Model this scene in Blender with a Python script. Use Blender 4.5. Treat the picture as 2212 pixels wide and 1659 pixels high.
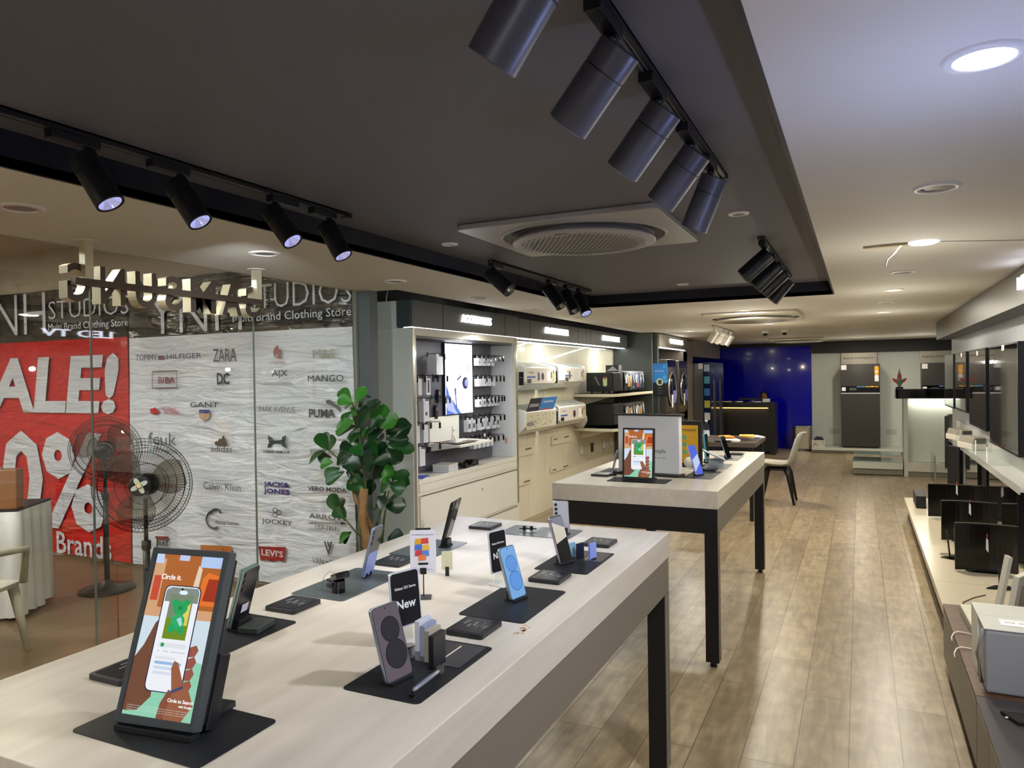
import bpy, bmesh, math, random
from mathutils import Matrix, Vector
random.seed(7)
for o in list(bpy.data.objects): bpy.data.objects.remove(o)
SC = bpy.context.scene
COL = SC.collection
PI = math.pi

# ------------------------------------------------------------------ camera
YAW, PIT, ROL, EYE = -0.44373912, -0.00942602, -0.01461162, 1.6
def cam_axes():
    cy, sy, cp, sp = math.cos(YAW), math.sin(YAW), math.cos(PIT), math.sin(PIT)
    f = Vector((sy*cp, cy*cp, sp)); r = Vector((cy, -sy, 0)); u = r.cross(f)
    cr, sr = math.cos(ROL), math.sin(ROL)
    return cr*r + sr*u, cr*u - sr*r, f
_r, _u, _f = cam_axes()
cam_data = bpy.data.cameras.new('camera')
cam_data.sensor_width = 36; cam_data.lens = 1580/2212*36
cam_data.clip_start = .02; cam_data.clip_end = 200
cam = bpy.data.objects.new('camera', cam_data); COL.objects.link(cam)
M3 = Matrix((_r, _u, -_f)).transposed()
cam.matrix_world = Matrix.Translation((0, 0, EYE)) @ M3.to_4x4()
SC.camera = cam

# ------------------------------------------------------------------ view + world
SC.view_settings.view_transform = 'Standard'; SC.view_settings.look = 'None'
SC.view_settings.gamma = 1; SC.view_settings.use_curve_mapping = False
SC.view_settings.exposure = 0.0
SC.cycles.max_bounces = 6; SC.cycles.diffuse_bounces = 3; SC.cycles.glossy_bounces = 3
SC.cycles.use_light_tree = False; SC.cycles.adaptive_threshold = .02; SC.cycles.transmission_bounces = 5; SC.cycles.transparent_max_bounces = 12
SC.cycles.sample_clamp_indirect = 4; SC.cycles.caustics_reflective = False; SC.cycles.caustics_refractive = False
W = bpy.data.worlds.new('world'); SC.world = W; W.use_nodes = True
W.node_tree.nodes['Background'].inputs[0].default_value = (.5, .48, .45, 1)
W.node_tree.nodes['Background'].inputs[1].default_value = .3

# ------------------------------------------------------------------ lights of the room, plus added fill
ZC = 2.24
WARM = (1, .86, .66); NEUT = (1, .93, .80); COOL = (.86, .89, 1.0); BLUE = (.62, .70, 1.0)
def lamp(kind, name, loc, power, color, size=.1, aim=(0, 0, -1), spot=2.2, blend=.6):
    d = bpy.data.lights.new(name, kind); d.energy = power; d.color = color
    if kind == 'AREA': d.shape = 'DISK'; d.size = size
    else: d.shadow_soft_size = size
    if kind == 'SPOT': d.spot_size = spot; d.spot_blend = blend
    o = bpy.data.objects.new(name, d); COL.objects.link(o)
    o.location = loc; o.rotation_euler = Vector(aim).to_track_quat('-Z', 'Y').to_euler()
    return o
# every ceiling position that is lit: x, y, power, colour
LIT = [(.235, 1.77, 32, (.42, .52, 1)), (.242, 4.165, 26, NEUT), (.246, 6.466, 26, NEUT), (.236, 8.807, 26, NEUT), (-1.046, 7.667, 26, NEUT),
       (-1.042, 9.93, 26, WARM), (-2.256, 10.846, 24, NEUT), (.235, -.8, 44, (.86, .88, 1)), (-2.74, -.6, 30, NEUT), (-1.2, 14.6, 16, WARM), (.95, 14.6, 22, NEUT),
       (-.02, 14.9, 18, NEUT)]
for i, (x, y, p, c) in enumerate(LIT):
    lamp('AREA', 'downlight_beam', (x, y, ZC - .012), p, c if i else (.96, .95, 1), .11)
    lamp('POINT', 'ceiling_fill', (x, y, ZC - .5), p*.25, c, .02)  # added fill hanging free below each downlight, no fitting; the first is blue

# ------------------------------------------------------------------ materials
MATS = {}
def srgb(h):
    if isinstance(h, str):
        h = h.lstrip('#'); v = [int(h[i:i+2], 16)/255 for i in (0, 2, 4)]
    else: v = [c/255 for c in h]
    return [(c/12.92 if c <= .04045 else ((c+.055)/1.055)**2.4) for c in v] + [1]
def mat(name, col='#808080', rough=.5, metal=0, emit=0, alpha=1, trans=0, bump=0, bscale=60, var=0, vscale=8, coat=0, ior=1.45, ecol=None, spec=.5):
    if name in MATS: return MATS[name]
    m = bpy.data.materials.new(name); m.use_nodes = True; nt = m.node_tree; b = nt.nodes['Principled BSDF']
    c = srgb(col)
    b.inputs['Base Color'].default_value = c; b.inputs['Roughness'].default_value = rough; b.inputs['Metallic'].default_value = metal
    b.inputs['Alpha'].default_value = alpha; b.inputs['Transmission Weight'].default_value = trans; b.inputs['IOR'].default_value = ior
    b.inputs['Coat Weight'].default_value = coat; b.inputs['Specular IOR Level'].default_value = spec
    if emit:
        b.inputs['Emission Color'].default_value = srgb(ecol or col); b.inputs['Emission Strength'].default_value = emit
    if var or bump:
        tc = nt.nodes.new('ShaderNodeTexCoord')
        n = nt.nodes.new('ShaderNodeTexNoise'); n.inputs['Scale'].default_value = vscale; n.inputs['Detail'].default_value = 5
        nt.links.new(tc.outputs['Object'], n.inputs['Vector'])
        if var:
            mx = nt.nodes.new('ShaderNodeMix'); mx.data_type = 'RGBA'
            mx.inputs[6].default_value = [max(0, v*(1-var)) for v in c[:3]] + [1]; mx.inputs[7].default_value = [min(1, v*(1+var)) for v in c[:3]] + [1]
            nt.links.new(n.outputs['Fac'], mx.inputs[0]); nt.links.new(mx.outputs[2], b.inputs['Base Color'])
        if bump:
            n2 = nt.nodes.new('ShaderNodeTexNoise'); n2.inputs['Scale'].default_value = bscale; n2.inputs['Detail'].default_value = 3
            nt.links.new(tc.outputs['Object'], n2.inputs['Vector'])
            bp = nt.nodes.new('ShaderNodeBump'); bp.inputs['Strength'].default_value = bump; bp.inputs['Distance'].default_value = .01
            nt.links.new(n2.outputs['Fac'], bp.inputs['Height']); nt.links.new(bp.outputs['Normal'], b.inputs['Normal'])
    MATS[name] = m; return m
def N(nt, t, **k):
    n = nt.nodes.new(t)
    for a, v in k.items(): setattr(n, a, v)
    return n
def mixc(nt, fac, a, b, blend='MIX'):
    m = nt.nodes.new('ShaderNodeMix'); m.data_type = 'RGBA'; m.blend_type = blend
    for idx, v in ((0, fac), (6, a), (7, b)):
        if hasattr(v, 'links'): nt.links.new(v, m.inputs[idx])
        else: m.inputs[idx].default_value = v
    return m.outputs[2]

def wood_floor():
    m = bpy.data.materials.new('plank_floor'); m.use_nodes = True; nt = m.node_tree; b = nt.nodes['Principled BSDF']
    tc = N(nt, 'ShaderNodeTexCoord'); mp = N(nt, 'ShaderNodeMapping'); mp.inputs['Rotation'].default_value = (0, 0, PI/2); mp.inputs['Location'].default_value = (.3, .055, 0)
    nt.links.new(tc.outputs['Object'], mp.inputs[0])
    br = N(nt, 'ShaderNodeTexBrick'); br.offset = .37; br.offset_frequency = 2
    br.inputs['Scale'].default_value = 1; br.inputs['Brick Width'].default_value = 1.2; br.inputs['Row Height'].default_value = .203
    br.inputs['Mortar Size'].default_value = .0022; br.inputs['Mortar Smooth'].default_value = .2; br.inputs['Bias'].default_value = 0
    br.inputs['Color1'].default_value = srgb((170, 153, 122)); br.inputs['Color2'].default_value = srgb((143, 127, 99)); br.inputs['Mortar'].default_value = srgb((88, 74, 58))
    nt.links.new(mp.outputs[0], br.inputs[0])
    s1 = N(nt, 'ShaderNodeMapping'); s1.inputs['Scale'].default_value = (14, 2.2, 1); nt.links.new(tc.outputs['Object'], s1.inputs[0])
    n1 = N(nt, 'ShaderNodeTexNoise'); n1.inputs['Scale'].default_value = 1.6; n1.inputs['Detail'].default_value = 9; n1.inputs['Distortion'].default_value = .8; nt.links.new(s1.outputs[0], n1.inputs[0])
    n2 = N(nt, 'ShaderNodeTexNoise'); n2.inputs['Scale'].default_value = 9; n2.inputs['Detail'].default_value = 8; nt.links.new(tc.outputs['Object'], n2.inputs[0])
    r1 = N(nt, 'ShaderNodeValToRGB'); r1.color_ramp.elements[0].position = .35; r1.color_ramp.elements[1].position = .68
    r1.color_ramp.elements[0].color = (.62, .58, .54, 1); r1.color_ramp.elements[1].color = (1.12, 1.12, 1.12, 1)
    nt.links.new(n1.outputs['Fac'], r1.inputs[0])
    c = mixc(nt, .75, br.outputs['Color'], r1.outputs[0], 'MULTIPLY')
    r2 = N(nt, 'ShaderNodeValToRGB'); r2.color_ramp.elements[0].position = .4; r2.color_ramp.elements[1].position = .62
    r2.color_ramp.elements[0].color = (.74, .72, .70, 1); r2.color_ramp.elements[1].color = (1.1, 1.1, 1.1, 1)
    nt.links.new(n2.outputs['Fac'], r2.inputs[0])
    c = mixc(nt, .6, c, r2.outputs[0], 'MULTIPLY')
    nt.links.new(c, b.inputs['Base Color']); b.inputs['Roughness'].default_value = .31; b.inputs['Specular IOR Level'].default_value = .5
    bp = N(nt, 'ShaderNodeBump'); bp.inputs['Strength'].default_value = .25; bp.inputs['Distance'].default_value = .004
    inv = N(nt, 'ShaderNodeMath', operation='SUBTRACT'); inv.inputs[0].default_value = 1; nt.links.new(br.outputs['Fac'], inv.inputs[1])
    nt.links.new(inv.outputs[0], bp.inputs['Height']); nt.links.new(bp.outputs[0], b.inputs['Normal'])
    return m
def grain(name, c1, c2, scale=(1, 14, 14), rough=.4, coat=0, wav=1.5):
    m = bpy.data.materials.new(name); m.use_nodes = True; nt = m.node_tree; b = nt.nodes['Principled BSDF']
    tc = N(nt, 'ShaderNodeTexCoord'); mp = N(nt, 'ShaderNodeMapping'); mp.inputs['Scale'].default_value = scale; nt.links.new(tc.outputs['Object'], mp.inputs[0])
    n1 = N(nt, 'ShaderNodeTexNoise'); n1.inputs['Scale'].default_value = wav; n1.inputs['Detail'].default_value = 7; n1.inputs['Distortion'].default_value = .5; nt.links.new(mp.outputs[0], n1.inputs[0])
    r = N(nt, 'ShaderNodeValToRGB'); r.color_ramp.elements[0].position = .32; r.color_ramp.elements[1].position = .7
    r.color_ramp.elements[0].color = srgb(c1); r.color_ramp.elements[1].color = srgb(c2); nt.links.new(n1.outputs['Fac'], r.inputs[0])
    nt.links.new(r.outputs[0], b.inputs['Base Color']); b.inputs['Roughness'].default_value = rough; b.inputs['Coat Weight'].default_value = coat
    return m
def tiles(name, c1, c2, w, h, mort, rot=0, rough=.35, ms=.006):
    m = bpy.data.materials.new(name); m.use_nodes = True; nt = m.node_tree; b = nt.nodes['Principled BSDF']
    tc = N(nt, 'ShaderNodeTexCoord'); mp = N(nt, 'ShaderNodeMapping'); mp.inputs['Rotation'].default_value = (0, 0, rot); nt.links.new(tc.outputs['Object'], mp.inputs[0])
    br = N(nt, 'ShaderNodeTexBrick'); br.offset = 0; br.inputs['Scale'].default_value = 1; br.inputs['Brick Width'].default_value = w; br.inputs['Row Height'].default_value = h
    br.inputs['Mortar Size'].default_value = ms; br.inputs['Color1'].default_value = srgb(c1); br.inputs['Color2'].default_value = srgb(c2); br.inputs['Mortar'].default_value = srgb(mort)
    nt.links.new(mp.outputs[0], br.inputs[0])
    n = N(nt, 'ShaderNodeTexNoise'); n.inputs['Scale'].default_value = 2.5; n.inputs['Detail'].default_value = 6; nt.links.new(tc.outputs['Object'], n.inputs[0])
    r = N(nt, 'ShaderNodeValToRGB'); r.color_ramp.elements[0].position = .3; r.color_ramp.elements[0].color = (.75, .72, .68, 1); r.color_ramp.elements[1].position = .7; nt.links.new(n.outputs['Fac'], r.inputs[0])
    nt.links.new(mixc(nt, .6, br.outputs['Color'], r.outputs[0], 'MULTIPLY'), b.inputs['Base Color']); b.inputs['Roughness'].default_value = rough
    return m
def wrinkled(name, col, rough=.28):
    """printed vinyl with a crumpled clear skin"""
    m = bpy.data.materials.new(name); m.use_nodes = True; nt = m.node_tree; b = nt.nodes['Principled BSDF']
    b.inputs['Base Color'].default_value = srgb(col); b.inputs['Roughness'].default_value = rough; b.inputs['Specular IOR Level'].default_value = .7
    tc = N(nt, 'ShaderNodeTexCoord'); mp = N(nt, 'ShaderNodeMapping'); mp.inputs['Rotation'].default_value = (0, math.radians(35), 0); mp.inputs['Scale'].default_value = (1.0, 1, 4.5)
    nt.links.new(tc.outputs['Object'], mp.inputs[0])
    n1 = N(nt, 'ShaderNodeTexNoise'); n1.inputs['Scale'].default_value = 2.6; n1.inputs['Detail'].default_value = 4; n1.inputs['Distortion'].default_value = .7; nt.links.new(mp.outputs[0], n1.inputs[0])
    mp2 = N(nt, 'ShaderNodeMapping'); mp2.inputs['Scale'].default_value = (1.2, 1, 22); nt.links.new(tc.outputs['Object'], mp2.inputs[0])
    n2 = N(nt, 'ShaderNodeTexNoise'); n2.inputs['Scale'].default_value = 1.3; n2.inputs['Detail'].default_value = 2; nt.links.new(mp2.outputs[0], n2.inputs[0])
    b1 = N(nt, 'ShaderNodeBump'); b1.inputs['Strength'].default_value = .9; b1.inputs['Distance'].default_value = .05; nt.links.new(n1.outputs['Fac'], b1.inputs['Height'])
    b2 = N(nt, 'ShaderNodeBump'); b2.inputs['Strength'].default_value = .5; b2.inputs['Distance'].default_value = .012; nt.links.new(n2.outputs['Fac'], b2.inputs['Height'])
    nt.links.new(b1.outputs[0], b2.inputs['Normal']); nt.links.new(b2.outputs[0], b.inputs['Normal'])
    return m

BLK = mat('black_satin', '#0b0c10', .45); BLKG = mat('black_gloss', '#050507', .08); WHT = mat('white_satin', '#e2e1da', .4)
WHTG = mat('white_gloss', '#dedfd9', .12); PURE = mat('white_print', '#f0f0f0', .6); SILV = mat('brushed_silver', '#b8b6b0', .3, 1); GREY = mat('grey_plastic', '#6d6e70', .5)
LEDW = mat('white_led', '#ffffff', emit=7); DGREY = mat('dark_grey_panel', '#3c4041', .45); TXTW = mat('white_lettering', '#f4f4f4', .5)
CLEAR = mat('clear_acrylic', '#f2f6f8', .04, trans=1, ior=1.3); INK = mat('grey_ink', '#55565b', .5)

# ------------------------------------------------------------------ geometry helpers
WORLDP = {}   # things whose parts are written in world coordinates
class MB:
    def __init__(s): s.v = []; s.f = []; s.m = []; s.sm = []; s.mats = []; s.cur = 0; s.X = None
    def use(s, m):
        if m not in s.mats: s.mats.append(m)
        s.cur = s.mats.index(m); return s
    def xf(s, M=None): s.X = M; return s
    def add(s, vs, fs, smooth=False):
        n = len(s.v); X = s.X
        s.v += [tuple(X @ Vector(v)) if X else tuple(v) for v in vs]
        for f in fs: s.f.append([n+i for i in f]); s.m.append(s.cur); s.sm.append(smooth)
        return s
    def box(s, x0, x1, y0, y1, z0, z1, b=0):
        if b > 0:
            # chamfered in plan (vertical edges)
            p = [(x0+b, y0), (x1-b, y0), (x1, y0+b), (x1, y1-b), (x1-b, y1), (x0+b, y1), (x0, y1-b), (x0, y0+b)]
            return s.prism(p, z0, z1)
        v = [(x0,y0,z0),(x1,y0,z0),(x1,y1,z0),(x0,y1,z0),(x0,y0,z1),(x1,y0,z1),(x1,y1,z1),(x0,y1,z1)]
        return s.add(v, [(0,3,2,1),(4,5,6,7),(0,1,5,4),(1,2,6,5),(2,3,7,6),(3,0,4,7)])
    def prism(s, pts, a, b, axis='z', smooth=False):
        n = len(pts)
        def P(p, h): return {'z': (p[0], p[1], h), 'y': (p[0], h, p[1]), 'x': (h, p[0], p[1])}[axis]
        v = [P(p, a) for p in pts] + [P(p, b) for p in pts]
        s.add(v, [tuple(range(n))[::-1], tuple(range(n, 2*n))])
        nn = len(s.v) - 2*n
        for i in range(n): s.f.append([nn+i, nn+(i+1) % n, nn+n+(i+1) % n, nn+n+i]); s.m.append(s.cur); s.sm.append(smooth)
        return s
    def lathe(s, prof, c=(0, 0, 0), n=24, axis=None, smooth=True, caps=True):
        M = Matrix.Translation(c) @ (Vector(axis).to_track_quat('Z', 'Y').to_matrix().to_4x4() if axis is not None else Matrix())
        v = []; f = []
        for (r, z) in prof:
            for i in range(n): a = 2*PI*i/n; v.append(tuple(M @ Vector((r*math.cos(a), r*math.sin(a), z))))
        for k in range(len(prof)-1):
            for i in range(n): j = (i+1) % n; f.append((k*n+i, k*n+j, (k+1)*n+j, (k+1)*n+i))
        s.add(v, f, smooth)
        if caps:
            m = len(s.v) - len(v)
            for k, rev in ((0, True), (len(prof)-1, False)):
                if prof[k][0] > 1e-5:
                    idx = [m+k*n+i for i in range(n)]; s.f.append(idx[::-1] if rev else idx); s.m.append(s.cur); s.sm.append(False)
        return s
    def cyl(s, p0, p1, r, r2=None, n=20):
        d = Vector(p1) - Vector(p0); return s.lathe([(r, 0), (r if r2 is None else r2, d.length)], p0, n, d)
    def tube(s, pts, r, n=8, closed=False):
        P = [Vector(p) for p in pts]; N_ = len(P); v = []; f = []; up = Vector((0, 0, 1))
        rr = r if isinstance(r, (list, tuple)) else [r]*N_
        for i, p in enumerate(P):
            if closed: t = P[(i+1) % N_] - P[i-1]
            else: t = P[min(i+1, N_-1)] - P[max(i-1, 0)]
            if t.length < 1e-9: t = Vector((0, 0, 1))
            t.normalize(); a = t.cross(up)
            if a.length < .05: a = t.cross(Vector((1, 0, 0)))
            a.normalize(); b = t.cross(a)
            for k in range(n): q = 2*PI*k/n; v.append(p + rr[i]*(math.cos(q)*a + math.sin(q)*b))
        for i in range(N_ if closed else N_-1):
            i2 = (i+1) % N_
            for k in range(n): k2 = (k+1) % n; f.append((i*n+k, i*n+k2, i2*n+k2, i2*n+k))
        if not closed: f.append(tuple(range(n))[::-1]); f.append(tuple((N_-1)*n+k for k in range(n)))
        return s.add(v, f, True)
    def ball(s, c, r, n=12, sc=(1, 1, 1)):
        v = []; f = []; m = n//2+1
        for j in range(m):
            ph = PI*j/(m-1)
            for i in range(n): th = 2*PI*i/n; v.append((c[0]+r*sc[0]*math.sin(ph)*math.cos(th), c[1]+r*sc[1]*math.sin(ph)*math.sin(th), c[2]+r*sc[2]*math.cos(ph)))
        for j in range(m-1):
            for i in range(n): k = (i+1) % n; f.append((j*n+i, (j+1)*n+i, (j+1)*n+k, j*n+k))
        return s.add(v, f, True)
    def build(s, name, parent=None, bevel=0, seg=2, m=None, weld=True):
        if parent is not None and parent in WORLDP:
            q = Vector(WORLDP[parent]); s.v = [tuple(Vector(v)-q) for v in s.v]
        me = bpy.data.meshes.new(name); me.from_pydata(s.v, [], s.f)
        if m: s.mats = [m]
        for k in (s.mats or [GREY]): me.materials.append(k)
        for p, mi, sm in zip(me.polygons, s.m, s.sm): p.material_index = 0 if m else mi; p.use_smooth = sm
        bm = bmesh.new(); bm.from_mesh(me); bmesh.ops.remove_doubles(bm, verts=bm.verts, dist=1e-6) if weld else None
        bmesh.ops.recalc_face_normals(bm, faces=bm.faces); bm.to_mesh(me); bm.free(); me.update()
        o = bpy.data.objects.new(name, me); COL.objects.link(o)
        if parent:
            o.parent = parent
            if parent in WORLDP: WORLDP[o] = WORLDP[parent]
        if bevel:
            md = o.modifiers.new('bevel', 'BEVEL'); md.width = bevel; md.segments = seg; md.limit_method = 'ANGLE'; md.angle_limit = .7
        return o
def B(name, dims, m, parent=None, bevel=0, seg=2):
    return MB().use(m).box(*dims).build(name, parent, bevel, seg)
def thing(name, label, cat, loc=(0, 0, 0), rz=0, group=None):
    o = bpy.data.objects.new(name, None); COL.objects.link(o); o.empty_display_size = .1
    o.location = loc; o.rotation_euler = (0, 0, rz); o['label'] = label; o['category'] = cat
    if group: o['group'] = group
    return o
def site(name, label, cat, loc, group=None):
    o = thing(name, label, cat, loc, 0, group); WORLDP[o] = loc; return o
def tag(o, label, cat, group=None, kind=None):
    o['label'] = label; o['category'] = cat
    if group: o['group'] = group
    if kind: o['kind'] = kind
    return o
def struct(o, label=None):
    o['kind'] = 'structure'
    if label: o['label'] = label
    return o
KIDS = {}
def dup(root, loc, rz=None, label=None, group=None, scale=None):
    def cp(o, par):
        c = o.copy(); COL.objects.link(c); c.parent = par
        for ch in KIDS_OF(o): cp(ch, c)
        return c
    c = cp(root, None); c.location = loc
    if rz is not None: c.rotation_euler = (0, 0, rz)
    if label: c['label'] = label
    if group: c['group'] = group
    if scale: c.scale = scale
    return c
def KIDS_OF(o): return [x for x in bpy.data.objects if x.parent == o]
def plane_mat(at, right, up):
    r = Vector(right).normalized(); u = Vector(up).normalized(); n = r.cross(u)
    return Matrix.Translation(at) @ Matrix((r, u, n)).transposed().to_4x4()
def text_mb(mb, body, at, right, up, w=None, h=None, ext=.0006, bold=0, align='C', m=None, shear=0):
    """flat lettering laid on a plane; sized to width w and/or cap height h"""
    cu = bpy.data.curves.new('t', 'FONT'); cu.body = body; cu.resolution_u = 2; cu.extrude = 1e-4; cu.offset = bold; cu.shear = shear
    ob = bpy.data.objects.new('t', cu); COL.objects.link(ob)
    dg = bpy.context.evaluated_depsgraph_get(); me = bpy.data.meshes.new_from_object(ob.evaluated_get(dg))
    bpy.data.objects.remove(ob); bpy.data.curves.remove(cu)
    vs = [v.co.copy() for v in me.vertices]
    if vs:
        x0 = min(v.x for v in vs); x1 = max(v.x for v in vs); y0 = min(v.y for v in vs); y1 = max(v.y for v in vs)
        if w and h: sx, sy = w/(x1-x0), h/(y1-y0)
        elif w: sx = sy = w/(x1-x0)
        else: sx = sy = h/(y1-y0)
        ox = (x0+x1)/2 if align == 'C' else x0
        M = plane_mat(at, right, up)
        if m: mb.use(m)
        keep = mb.X; mb.xf(keep @ M if keep else M)
        mb.add([((v.x-ox)*sx, (v.y-(y0+y1)/2)*sy, (ext if v.z > 0 else 0)) for v in vs], [tuple(p.vertices) for p in me.polygons])
        mb.xf(keep)
    bpy.data.meshes.remove(me)
    return mb
def rrect(w, h, r, n=4, cx=0, cy=0):
    pts = []
    for (sx, sy, a0) in ((1, -1, -PI/2), (1, 1, 0), (-1, 1, PI/2), (-1, -1, PI)):
        for k in range(n+1):
            a = a0 + PI/2*k/n; pts.append((cx+sx*(w/2-r)+r*math.cos(a), cy+sy*(h/2-r)+r*math.sin(a)))
    return pts
XR, YR, ZR = (1, 0, 0), (0, 1, 0), (0, 0, 1)
NY = (0, -1, 0)

# ================================================================== THE SETTING
XG, XL, XC, XW = -3.3, -3.42, -3.2, 1.09      # glass front, left wall, cabinet fronts, right wall
YB = 16.5
M_CEIL = mat('ceiling_paint', '#ddd8cc', .7, var=.03, vscale=1.5)
M_REC = mat('recess_paint', '#5a585f', .62, bump=.12, bscale=140)
M_NAVY = mat('recess_edge_paint', '#0c0d1c', .5)
M_WL = mat('right_wall_paint', '#a3a6aa', .3)
struct(B('floor', (-4.2, 2.0, -2.6, YB+.3, -.06, 0), wood_floor()))
struct(B('floor_outside', (-9.5, XG, -2.6, 4.6, -.061, -.001), tiles('mall_tiles', (122, 98, 68), (112, 90, 62), .8, .8, (70, 55, 38), PI/5, .3)))
RX0, RX1, RY0, RY1, ZR0 = -2.26, -.19, -1.4, 6.53, 2.35
m = MB().use(M_CEIL)
for a in ((XG-.02, RX0, -2.6, 4.43), (-3.0, RX0, 4.43, YB+.3), (RX0, RX1, -2.6, RY0), (RX0, RX1, RY1, YB+.3), (RX1, 2.0, -2.6, YB+.3)): m.box(a[0], a[1], a[2], a[3], ZC, ZC+.03)
struct(m.build('ceiling'))
struct(B('ceiling_recess', (RX0-.02, RX1+.02, RY0-.02, RY1+.02, ZR0, ZR0+.03), M_REC))
m = MB().use(M_NAVY)
for a in ((RX0-.012, RX0, RY0, RY1), (RX1, RX1+.012, RY0, RY1), (RX0, RX1, RY1, RY1+.012), (RX0, RX1, RY0-.012, RY0)): m.box(*a, ZC-.002, ZR0)
struct(m.build('trim_1'))
m = MB().use(mat('black_soffit', '#15171b', .6))
m.box(-4.2, -3.0, 4.43, YB+.3, 2.5, 2.53); m.box(-3.012, -3.0, 4.43, 11.0, ZC, 2.5); m.box(-3.8, -3.0, 4.40, 4.43, ZC, 2.5)
struct(m.build('ceiling_slot'))
M_CREAM = tiles('cream_wall_panels', (216, 208, 186), (214, 205, 182), .42, 3, (120, 112, 92), 0, .1, .004)
m = MB().use(mat('back_wall_grey', '#c9ccc4', .35)); m.box(-.905, 2.0, YB, YB+.1, 0, 2.5); struct(m.build('wall_back'))
struct(MB().use(mat('blue_glass_wall', '#0407a6', .12, coat=.15, spec=.3)).box(-3.4, -.905, YB-.02, YB+.08, 0, 2.5).build('wall_back_blue'))
struct(B('trim_2', (-.895, 1.899, YB-.10, YB-.001, 2.0, ZC), mat('black_band', '#14110f', .5)))
struct(B('trim_3', (-2.9, -.895, YB-.04, YB-.021, 2.16, ZC), mat('black_band')))
struct(B('wall_right', (XW, XW+.12, -2.6, 11.1, 0, 2.5), M_WL)); struct(B('wall_right_niche', (1.9, 2.0, 11.1, YB, 0, 2.5), M_WL)); struct(B('wall_right_return', (XW+.12, 1.9, 11.0, 11.1, 0, 2.5), M_WL))
struct(MB().use(DGREY).box(-3.9, -3.625, 4.93, 6.862, 0, 2.5).box(-3.9, XL, 6.862, YB, 0, 2.5).build('wall_left'))
struct(B('wall_front', (-9.5, 1.6, -2.7, -2.6, 0, 3.2), mat('beige_paint', '#b5aa98', .6)))
struct(B('wall_column', (-3.305, -3.19, 4.335, 4.43, 0, 2.238), mat('column_paint', '#4d5457', .55)))
# mall corridor beyond the glass
struct(B('wall_outside', (-9.5, -3.31, 4.33, 4.45, 0, 3.2), mat('beige_paint')))
struct(B('wall_outside_far', (-9.6, -9.5, -2.7, 4.45, 0, 3.2), mat('beige_paint')))
struct(B('ceiling_outside', (-9.6, XG-.021, -2.7, 4.45, 2.85, 2.9), mat('mall_ceiling', '#cfc4b2', .6)))
struct(B('trim_4', (XG-.02, XG+.005, -2.6, 4.33, ZC+.03, 2.9), mat('mall_ceiling')))
M_GL = mat('shop_glass', '#f4faf8', .02, trans=1, ior=1.12, spec=.5)
def thin_glass(name, tint=(.95, .98, .97), refl=.10):
    m = bpy.data.materials.new(name); m.use_nodes = True; nt = m.node_tree
    for n in list(nt.nodes): nt.nodes.remove(n)
    o = N(nt, 'ShaderNodeOutputMaterial'); t = N(nt, 'ShaderNodeBsdfTransparent'); g = N(nt, 'ShaderNodeBsdfGlossy'); mx = N(nt, 'ShaderNodeMixShader')
    lw = N(nt, 'ShaderNodeLayerWeight'); lw.inputs[0].default_value = .5
    pw = N(nt, 'ShaderNodeMath', operation='POWER'); pw.inputs[1].default_value = 4; nt.links.new(lw.outputs['Facing'], pw.inputs[0])
    ml = N(nt, 'ShaderNodeMath', operation='MULTIPLY_ADD'); ml.inputs[1].default_value = .8; ml.inputs[2].default_value = .085; nt.links.new(pw.outputs[0], ml.inputs[0])
    t.inputs[0].default_value = (*tint, 1); g.inputs['Roughness'].default_value = .01
    nt.links.new(ml.outputs[0], mx.inputs[0]); nt.links.new(t.outputs[0], mx.inputs[1]); nt.links.new(g.outputs[0], mx.inputs[2]); nt.links.new(mx.outputs[0], o.inputs[0])
    return m
M_PANE = thin_glass('pane_glass')
M_EDGE = mat('glass_edge', '#3a4641', .1)
for i, (a, b) in enumerate(((-2.6, .75), (.75, 2.285), (2.285, 3.32), (3.32, 4.33))):
    w = struct(B('window_%d' % (i+1), (XG-.005, XG+.005, a+.004, b-.004, .03, ZC), M_PANE))
    B('glass_joint', (XG-.0055, XG+.0055, b-.0025, b+.0025, .03, ZC), mat('joint', '#66736c', .15), w)
struct(B('trim_5', (XG-.03, XG+.03, -2.6, 4.33, 0, .03), SILV))
# bulkhead over the televisions
MBK = mat('bulkhead_laminate', '#454038', .38, var=.06, vscale=2)
m = MB().use(MBK).box(.9, XW, -2.6, 10.9, 2.0, ZC-.018)
struct(m.build('trim_6'))

# ================================================================== DOWNLIGHTS
M_RIM = mat('downlight_rim', '#e6e3dc', .4); M_CONE = mat('reflector_cone', '#8d8a86', .12, .9); M_OFF = mat('dark_lens', '#6e6d6a', .25, .4)
def downlight(x, y, on, label, col=None, r=.075, z=ZC, rim=None):
    t = thing('ceiling_downlight', label, 'downlight', (x, y, z), 0, 'recessed round downlights in the ceiling')
    MB().use(rim or M_RIM).lathe([(r*.72, -.001), (r*.78, -.008), (r, -.006), (r+.004, 0)], n=28, caps=False).build('rim', t)
    if on: MB().use(col).lathe([(.0001, -.0030), (r*.72, -.0022)], n=28, caps=False).build('lens', t)
    else: MB().use(M_CONE).lathe([(r*.72, -.003), (r*.55, -.0015)], n=28, caps=False).use(M_OFF).lathe([(r*.55, -.0016), (.0001, -.0014)], n=28, caps=False).build('reflector', t)
    return t
E1 = mat('lens_cool', '#ffffff', emit=14, ecol='#f2f4ff'); E2 = mat('lens_warm', '#ffffff', emit=12, ecol='#ffeccb')
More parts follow.
